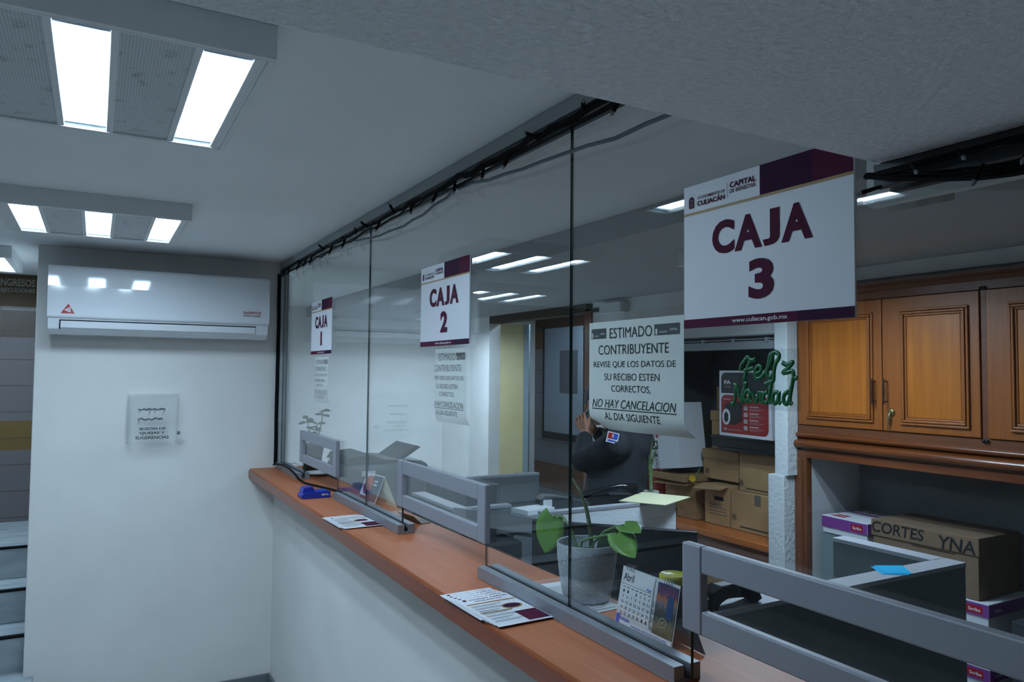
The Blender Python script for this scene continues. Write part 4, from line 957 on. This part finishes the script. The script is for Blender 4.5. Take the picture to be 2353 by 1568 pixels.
# paper cartons
def scribe(cx, y0, y1, z0, z1, d, label, rot=0, lean=0, top=True, big=True, group='white and purple paper cartons'):
    yc = (y0+y1)/2; W = y1-y0; H = z1-z0
    M0 = Matrix.Translation((cx, yc, z0+.0006)) @ Matrix.Rotation(rot, 4, 'Z') @ Matrix.Rotation(lean, 4, 'X')
    t = thing('paper_carton', (cx, yc, z0), label, 'box', group)
    b = MB(); b.box(0, d, -W/2, W/2, 0, H-.055, 0, M0); b.build('body', MCARTW, t, bevel=.002)
    b = MB(); b.box(-.004, d+.004, -W/2-.004, W/2+.004, H-.0545, H, 0, M0); ld = b.build('lid', MCARTW, t, bevel=.002)
    f = plane(M0 @ Vector((-.004, W/2, H)), M0.to_3x3() @ Vector((0, -1, 0)), (0, 0, 1)); b = MB()
    rect(b, f, -.003, W+.003, -.0535, -.003, 0, .0008); rrect(b, f, W-.085, W-.02, -.044, -.014, .004, 1, .0012); text(b, 'Scribe', f, W-.052, -.03, .014, .048, 2, .02, 0, .0016)
    if W > .28: text(b, 'Selection', f, .07, -.026, .016, .09, 3, .005, .3, .0012)
    g = plane(M0 @ Vector((0, -W/2-.004, H)), M0.to_3x3() @ Vector((1, 0, 0)), (0, 0, 1)); rect(b, g, -.003, d, -.0535, -.003, 0, .0008)
    text(b, 'Scribe', g, .06, -.03, .014, .05, 2, .02, 0, .0014)
    b.build('print', [MPURPLE, MRED, MSIGN, mat('lilac_print', 'b795bd', .5) if 'lilac_print' not in bpy.data.materials else bpy.data.materials['lilac_print']], ld)
    if top:
        g = plane(M0 @ Vector((-.004, W/2, H)), M0.to_3x3() @ Vector((0, -1, 0)), M0.to_3x3() @ Vector((1, 0, 0))); b = MB()
        b.add([g(.02, .03, .0008), g(.10, .03, .0008), g(.095, .06, .0008), g(.10, .09, .0008), g(.02, .09, .0008), g(.025, .06, .0008)], [(0, 1, 2, 3, 4, 5)], 1)
        text(b, 'Scribe', g, .06, .06, .03, .06, 2, .02, 0, .0012)
        rect(b, g, 0, W, d*.62, d*.72, 0, .0008)
        for k in range(4): disc(b, g, .08+.045*k, d*.85, .014, .016, 3, .0008, 16, .6)
        b.build('top_print', [MPURPLE, MRED, MSIGN, MINK], ld)
    return t
scribe(2.24, 1.70, 2.02, .445, .70, .33, 'white and purple paper carton directly under the box marked CORTES', top=False)
scribe(2.24, 1.70, 2.02, .19, .444, .33, 'white and purple paper carton second from the top under the box marked CORTES', top=False)
scribe(2.24, 1.70, 2.02, -.0195, .189, .33, 'white and purple paper carton at the bottom of the stack under the box marked CORTES', top=False)
carton(2.25, 1.74, 2.21, .7015, .955, .30, 'brown cardboard box marked CORTES in the cabinet niche', lid=.075, m=mat('brown_cardboard', '77604c', .85, noise=.1, nscale=10), group='boxes in the niche', marks=(('CORTES', .26, .87, .05, .12), ('YNA', .82, .83, .055, .12), ('-', .4, .8, .66, .004), ('-', .55, .9, .12, .002), ('-', .55, .9, .4, .002)))
carton(2.26, 2.235, 2.50, -.0195, .84, .30, 'pale tall carton under the tilted purple and white paper carton', m=mat('pale_teal_carton', '76878a', .7), group='boxes in the niche')
scribe(2.25, 2.235, 2.488, .842, .925, .30, 'purple and white paper carton lying at the left of the niche', rot=-.06)
b = MB(); b.box(2.25, 2.58, 1.2, 1.62, -.0195, .66); o = b.build('dark_carton', mat('dark_carton_grey', '2c3136', .8), bevel=.004); tag(o, 'dark grey carton in the niche at the right edge', 'box')
# leaning white paper carton, extinguisher, flower
t = thing('paper_carton', (2.15, 3.58, .98), 'white and purple paper carton standing on end beside the fire extinguisher', 'box', 'white and purple paper cartons')
M0 = Matrix.Translation((2.2, 3.592, 1.028)) @ Matrix.Rotation(-.13, 4, 'X'); W, H = .28, .40
b = MB(); b.box(.0, .22, -W/2, W/2, 0, H, 0, M0); b.build('body', MCARTW, t, bevel=.002)
R0 = M0.to_3x3(); f = plane(M0 @ Vector((0, W/2, 0)), R0 @ Vector((0, -1, 0)), R0 @ Vector((0, 0, 1))); b = MB(); e = .0008
rect(b, f, 0, .012, .004, H-.004, 0, e)
g = plane(M0 @ Vector((0, W/2, 0)), R0 @ Vector((0, 0, 1)), R0 @ Vector((0, 1, 0)))
b.add([f(u, v, e) for u, v in ((.03, .19), (.065, .20), (.10, .19), (.10, .285), (.065, .275), (.03, .285))], [(0, 1, 2, 3, 4, 5)], 1)
text(b, 'Scribe', g, .237, -.065, .03, .075, 2, .03, 0, e*1.6); text(b, 'Selection', g, .24, -.118, .016, .08, 0, 0, 0, e*1.6)
rrect(b, f, .035, .09, .12, .175, .005, 3, e); rect(b, f, .045, .06, .13, .165, 2, e*1.5); rect(b, f, .066, .08, .14, .165, 2, e*1.5)
disc(b, f, .064, .085, .026, .028, 3, e, 24, .85); disc(b, f, .064, .085, .014, .014, 3, e, 14); disc(b, f, .066, .03, .026, .026, 3, e, 24, .85); rect(b, f, .062, .07, .015, .045, 3, e)
b.build('print', [MPURPLE, MRED, MSIGN, MINK], t)
o = MB().box(2.18, 2.42, 3.40, 3.70, .962, 1.0).build('dark_carton', MKRAFTD, bevel=.003); tag(o, 'flat brown carton under the standing white paper carton', 'box')
o.location.z += .003
t = thing('fire_extinguisher', (2.4, 3.85, .74), 'red fire extinguisher with white labels behind the standing person', 'fire extinguisher')
c = (2.40, 3.858, .7385); b = MB(); b.lathe([(0, 0), (.080, 0), (.088, .01), (.088, .50), (.080, .545), (.04, .58), (.03, .60), (0, .60)], c, n=36); b.build('cylinder', MREDD, t)
b = MB(); b.tube([(2.40, 3.848, 1.338), (2.40, 3.848, 1.40)], .02); b.tube([(2.40, 3.80, 1.40), (2.40, 3.92, 1.405)], .012); b.tube([(2.40, 3.848, 1.37), (2.32, 3.845, 1.36), (2.29, 3.845, 1.25), (2.295, 3.845, 1.0)], .011); b.build('valve_and_hose', MBLK, t)
def lab(z0, z1, a0, a1):
    b = MB(); n = 12; P = []
    for i in range(n+1):
        a = math.radians(a0+(a1-a0)*i/n); P += [(c[0]+.0886*math.cos(a), c[1]+.0886*math.sin(a), z0), (c[0]+.0886*math.cos(a), c[1]+.0886*math.sin(a), z1)]
    b.add(P, [(2*i, 2*i+2, 2*i+3, 2*i+1) for i in range(n)], 0); b.build('label', MSIGN if z1 > 1 else mat('speckled_label', (.5, .5, .52), .5, noise=.4, nscale=90), t)
lab(1.05, 1.145, 150, 290); lab(.93, 1.035, 225, 275)
t = thing('yellow_flower', (2.25, 3.36, .985), 'single yellow flower lying on the cardboard boxes', 'flower')
b = MB(); rb = random.Random(2)
for k in range(12):
    a = k*2*math.pi/12; p = Vector((2.205, 3.345, .995)); leaf(b, p, p+Vector((-.01, math.cos(a)*.03, math.sin(a)*.022+.004)), .010, (-1, 0, 0), 0, 0, heart=False)
b.build('petals', mat('yellow_petal', 'd0a800', .6), t)
b = MB(); b.tube([(2.207, 3.345, .995), (2.22, 3.33, 1.03), (2.235, 3.32, 1.06)], .003); b.build('stem', MSTEM, t)

# ------------------------------------------------------------------ Feliz Navidad decoration on the glass
t = thing('greeting_decoration', (-.004, .82, 1.56), 'green glitter Feliz Navidad lettering taped to the glass beside the notice', 'decoration')
b = MB(); b.box(-.0044, -.0036, .748, .868, 1.558, 1.652); b.build('clear_backing', MSHEET, t)
F_ = [[(900, 375), (905, 330), (935, 285), (968, 242), (985, 262), (1010, 275), (1042, 262)], [(1000, 270), (968, 340), (950, 400), (935, 465), (922, 455)], [(935, 372), (985, 360), (1025, 345)],
 [(1040, 402), (1085, 385), (1095, 342), (1065, 330), (1040, 370), (1040, 430), (1065, 450), (1100, 430), (1130, 395)],
 [(1130, 395), (1165, 330), (1190, 250), (1178, 222), (1162, 300), (1148, 400), (1165, 435), (1198, 412)],
 [(1180, 225), (1215, 205), (1252, 225), (1250, 262), (1222, 310), (1208, 380), (1205, 440), (1195, 470), (1125, 500)],
 [(1280, 300), (1320, 320), (1370, 295), (1330, 350), (1285, 392), (1330, 385), (1368, 380), (1378, 430), (1402, 442)],
 [(805, 692), (830, 698), (845, 640), (850, 560), (862, 520), (832, 510)], [(862, 522), (880, 590), (895, 640), (920, 672), (925, 590), (945, 530), (938, 495), (960, 500)],
 [(988, 562), (955, 570), (935, 620), (950, 668), (978, 640), (990, 568), (985, 640), (1002, 675)], [(1008, 570), (1025, 620), (1042, 672), (1065, 620), (1075, 570)], [(1095, 570), (1090, 640), (1108, 672)],
 [(1152, 572), (1120, 590), (1113, 650), (1140, 672), (1160, 630), (1187, 480)], [(1178, 540), (1163, 640), (1182, 672)], [(1242, 570), (1207, 580), (1195, 640), (1215, 672), (1240, 640), (1252, 568), (1248, 650), (1265, 672)],
 [(1332, 560), (1297, 590), (1290, 650), (1315, 672), (1340, 620), (1372, 440)], [(1355, 520), (1342, 640), (1362, 672)]]
def cr(pts, n=5):
    out = []; P = [pts[0]]+pts+[pts[-1]]
    for i in range(1, len(P)-2):
        for k in range(n):
            s = k/n; a, b_, c_, d_ = [Vector((*q, 0)) for q in P[i-1:i+3]]
            out.append(.5*((2*b_)+(-a+c_)*s+(2*a-5*b_+4*c_-d_)*s*s+(-a+3*b_-3*c_+d_)*s**3))
    out.append(Vector((*pts[-1], 0))); return out
b = MB()
for st_ in F_:
    P = [(-.0072, .8835-(p.x-800)/600*.131, 1.6475-(p.y-200)/500*.083) for p in cr(st_)]
    b.tube(P, .0037, flat=Vector((1, 0, 0)))
b.build('glitter_lettering', MGLIT, t)
# brown tape strip and white framed panel under the beam at right
o = MB().box(.0032, .004, .524, .612, 1.829, 1.8375).build('tape_strip', mat('brown_tape', '4a3420', .4)); tag(o, 'strip of brown tape on the glass under the white panel at right', 'tape')
t = thing('framed_panel', (.16, .1, 1.88), 'white panel with a mitred frame behind the glass under the beam', 'panel')
b = MB(); x0, x1 = .15, .172; w_ = .055
b.prism([(x0, .745, 1.879), (x0, -.9, 1.879), (x0, -.9+w_, 1.879+w_), (x0, .745-w_, 1.879+w_)], (.022, 0, 0)); b.prism([(x0, .7452, 1.8795), (x0, .7452-w_, 1.8795+w_), (x0, .7452-w_, 2.12), (x0, .7452, 2.12)], (.022, 0, 0))
b.build('frame', mat('white_frame_paint', (.78, .82, .82), .6), t, bevel=.0015)
MB().box(.156, .168, -.9, .69, 1.934, 2.12).build('infill', MCEIL, t)

# ------------------------------------------------------------------ yellow door, notice board, valance
t = thing('yellow_door', (2.38, 5.88, FZ), 'pale yellow metal door standing ajar with a slide bolt', 'door')
A = Vector((2.305, 5.99, 0)); B = Vector((2.47, 5.82, 0)); ux = (B-A).normalized(); nv = Vector((0, 0, 1)).cross(ux)*-1
M0 = Matrix((ux, ux.cross(Vector((0, 0, 1)))*-1, Vector((0, 0, 1)))).transposed().to_4x4(); M0.translation = A; Wd = (B-A).length
MB().box(.0, Wd, 0, .035, FZ+.005, 2.058, 0, M0).build('leaf', MYELD, t, bevel=.003)
MB().box(Wd+.001, Wd+.05, -.004, .04, FZ+.005, 2.058, 0, M0).build('edge_jamb', MGJAMB, t, bevel=.002)
b = MB(); b.box(.03, .2, -.012, -.001, .70, .715, 0, M0); b.box(.10, .17, -.016, -.001, .685, .73, 0, M0); b.lathe([(0, -.02), (.018, -.018), (.018, 0)], (.135, -.012, .672), axis='y', n=16, M=M0); b.build('slide_bolt', MYELD, t)
t = thing('notice_board', (3.27, 6.4, .98), 'pale notice board with a dark frame on the tiled wall beyond the doorway', 'board')
MB().box(3.285, 3.299, 6.04, 6.78, .99, 2.09).build('board', mat('pale_board', '8f9aa6', .5), t)
b = MB(); b.box(3.27, 3.299, 6.02, 6.80, .93, 1.0); b.box(3.275, 3.299, 6.78, 6.80, 1.0, 2.1); b.box(3.275, 3.299, 6.02, 6.04, 1.0, 2.1); b.build('frame', mat('dark_frame', '241d1c', .5), t)
MB().box(3.28, 3.2845, 6.15, 6.47, 1.42, 1.85).build('grey_print', mat('grey_poster', '5d6167', .6), t)
b = MB(); b.box(2.13, 2.199, 3.96, 4.25, 2.03, 2.10); o = b.build('white_trunking', MWHITED, bevel=.003); tag(o, 'white trunking box high on the wall above the doorway', 'trunking')
b = MB(); b.tube([(2.14, 4.62, 2.045), (2.13, 4.28, 2.055)], .006); b.box(2.125, 2.15, 4.20, 4.28, 2.045, 2.075); o = b.build('door_closer', MDGREY); tag(o, 'dark door closer arm beside the white trunking', 'door closer')

# ------------------------------------------------------------------ person behind the notice
def remesh(b, name, m, parent, vox, sm=6, origin=None):
    o = b.build(name, m, parent, origin)
    r = o.modifiers.new('remesh', 'REMESH'); r.mode = 'VOXEL'; r.voxel_size = vox; r.use_smooth_shade = True
    s = o.modifiers.new('smooth', 'SMOOTH'); s.iterations = sm; s.factor = .5
    return o
def limb(b, pts, rs, n=16):
    b.tube(pts, rs, n=n)
    for p, r in zip(pts, rs): b.ell(p, (r, r, r), n=n, k=10)
PX = 1.59
hd = Vector((1.57, 3.42, 1.438))
tilt = Matrix.Rotation(-.30, 3, 'X')
H = lambda x, y, z: hd + tilt @ Vector((x, y, z))
body = MB()
# head: cranium, jaw, nose, ears, neck (faces +y)
body.ell(H(0, -.012, .03), (.073, .092, .088), rot=tilt); body.ell(H(0, .022, -.035), (.055, .062, .075), rot=tilt); body.ell(H(0, .045, -.075), (.035, .035, .03), rot=tilt)
body.tube([H(0, .082, .01), H(0, .098, -.018), H(0, .104, -.034)], [.008, .012, .014], n=10); body.ell(H(0, .08, -.062), (.024, .012, .012), rot=tilt)
for s in (-1, 1):
    body.ell(H(s*.074, -.012, -.005), (.010, .022, .033), rot=tilt); body.ell(H(s*.032, .074, .012), (.016, .012, .010), rot=tilt)
limb(body, [H(0, -.03, -.06), Vector((PX, 3.32, 1.34)), Vector((PX, 3.26, 1.27))], [.052, .052, .055])
limb(body, [Vector((PX, 3.25, 1.20)), Vector((PX, 3.28, 1.08)), Vector((PX, 3.30, .92)), Vector((PX, 3.30, .80))], [.085, .10, .11, .12])
for s in (-1, 1):
    limb(body, [Vector((PX+s*.09, 3.29, .80)), Vector((PX+s*.10, 3.31, .36)), Vector((PX+s*.10, 3.27, -.04))], [.085, .06, .042]); limb(body, [Vector((PX+s*.10, 3.26, -.075)), Vector((PX+s*.11, 3.41, -.09))], [.042, .026])
# arms: near (left) arm raised, far arm raised
shN, elN, wrN = Vector((1.46, 3.12, 1.25)), Vector((1.40, 3.33, 1.15)), Vector((1.485, 3.435, 1.275))
shF, elF, wrF = Vector((1.73, 3.25, 1.24)), Vector((1.80, 3.47, 1.16)), Vector((1.62, 3.545, 1.285))
limb(body, [Vector((PX, 3.22, 1.22)), shN, elN, wrN], [.06, .05, .040, .028]); limb(body, [Vector((PX, 3.24, 1.22)), shF, elF, wrF], [.06, .05, .040, .028])
def hand(b, w, d, side, nrm, curl=1.0):
    """w wrist, d direction of the palm, side towards the index finger, nrm out of the palm's back"""
    d = d.normalized(); side = (side-d*side.dot(d)).normalized(); nrm = d.cross(side)*(1 if d.cross(side).dot(nrm) > 0 else -1)
    for k in range(4): limb(b, [w+side*(.010-.007*k+.004)*1.0, w+d*.075+side*(.030-.020*k)], [.014, .013], n=10)
    for k, L in enumerate((.072, .080, .074, .058)):
        p = w+d*.078+side*(.036-.0245*k); a = p+d*L*.42-nrm*L*.10*curl; q = a+d*L*.16*(1.4-curl)-nrm*L*.34*curl; e = q-d*L*.12*curl-nrm*L*.22
        limb(b, [p, a, q, e], [.0092, .0085, .0078, .0068], n=10)
    t0 = w+d*.022+side*.022; limb(b, [t0, t0+d*.028+side*.020-nrm*.012, t0+d*.058+side*.022-nrm*.026], [.012, .0105, .008], n=10)
hand(body, wrN, Vector((-.05, .25, .55)), Vector((.2, -.9, .3)), Vector((-.9, .2, .1)), .9)
hand(body, wrF, Vector((-.45, .02, .6)), Vector((.1, -.8, .3)), Vector((0, .9, .2)), 1.0)
person = remesh(body, 'person', MSKIN, None, .0042, 2, origin=(PX, 3.2, FZ+.0005))
tag(person, 'person in a dark jacket and light blue mask leaning forward, hands raised to the face', 'person')
jk = MB()
limb(jk, [Vector((PX, 3.25, 1.275)), Vector((PX, 3.25, 1.20)), Vector((PX, 3.28, 1.07)), Vector((PX, 3.30, .92)), Vector((PX, 3.30, .80))], [.08, .12, .14, .145, .145])
for s in (-1, 1): limb(jk, [Vector((PX+s*.045, 3.24, 1.205)), Vector((PX+s*.07, 3.27, 1.08)), Vector((PX+s*.075, 3.30, .95)), Vector((PX+s*.075, 3.30, .80))], [.10, .11, .115, .115])
for sh, el, wr in ((shN, elN, wrN), (shF, elF, wrF)):
    limb(jk, [Vector((PX+(sh.x-PX)*.5, 3.21, 1.23)), sh.lerp(Vector((PX, 3.22, 1.24)), .3), sh, sh.lerp(el, .5)+Vector((0, 0, -.012)), el+Vector((0, .0, -.004)), el.lerp(wr, .55), el.lerp(wr, .80)], [.09, .085, .078, .074, .066, .052, .046])
jk_o = remesh(jk, 'jacket', MJACK, person, .008, 14)
b = MB(); limb(b, [Vector((PX-.06, 3.28, 1.29)), Vector((PX-.02, 3.32, 1.285)), Vector((PX+.03, 3.31, 1.29))], [.03, .032, .03]); remesh(b, 'collar', MBLK, person, .006, 3)
tr = MB()
limb(tr, [Vector((PX, 3.29, .84)), Vector((PX, 3.29, .78))], [.145, .14])
for s in (-1, 1): limb(tr, [Vector((PX+s*.085, 3.29, .80)), Vector((PX+s*.10, 3.305, .36)), Vector((PX+s*.10, 3.27, -.03))], [.105, .082, .066])
remesh(tr, 'trousers', MTROU, person, .01, 4)
sh_ = MB()
for s in (-1, 1): limb(sh_, [Vector((PX+s*.10, 3.25, -.078)), Vector((PX+s*.112, 3.43, -.092))], [.05, .034])
remesh(sh_, 'shoes', MBLK, person, .008, 2)
hr = MB(); hr.ell(H(0, -.022, .045), (.081, .098, .088), rot=tilt); hr.ell(H(0, -.055, .0), (.078, .062, .075), rot=tilt); hr.ell(H(0, .045, .092), (.055, .045, .022), rot=tilt); hr.tube([H(-.078, .01, .03), H(-.077, .005, -.01)], [.012, .006], n=8)
remesh(hr, 'hair', MHAIR, person, .006, 2)
mk = MB(); mk.ell(H(0, .052, -.045), (.060, .060, .056), rot=tilt); mk.ell(H(0, .080, -.035), (.03, .032, .035), rot=tilt); remesh(mk, 'face_mask', MMASK, person, .005, 4)
# shoulder badge and pen on the jacket
fb = plane((1.372, 3.090, 1.268), (.83, -.50, -.22), (.2, -.1, .95)); b = MB()
b.prism([fb(0, 0), fb(.06, 0), fb(.06, .055), fb(0, .055)], fb(0, 0, .002)-fb(0, 0)); rect(b, fb, .006, .030, .02, .05, 1, .0028); rect(b, fb, .030, .055, .02, .05, 2, .0028); text(b, 'R', fb, .031, .036, .018, .012, 0, .02, 0, .0034); rect(b, fb, .008, .05, .006, .014, 2, .0028)
b.build('shoulder_badge', [MSIGN, MRED, MPRINTB], jk_o)
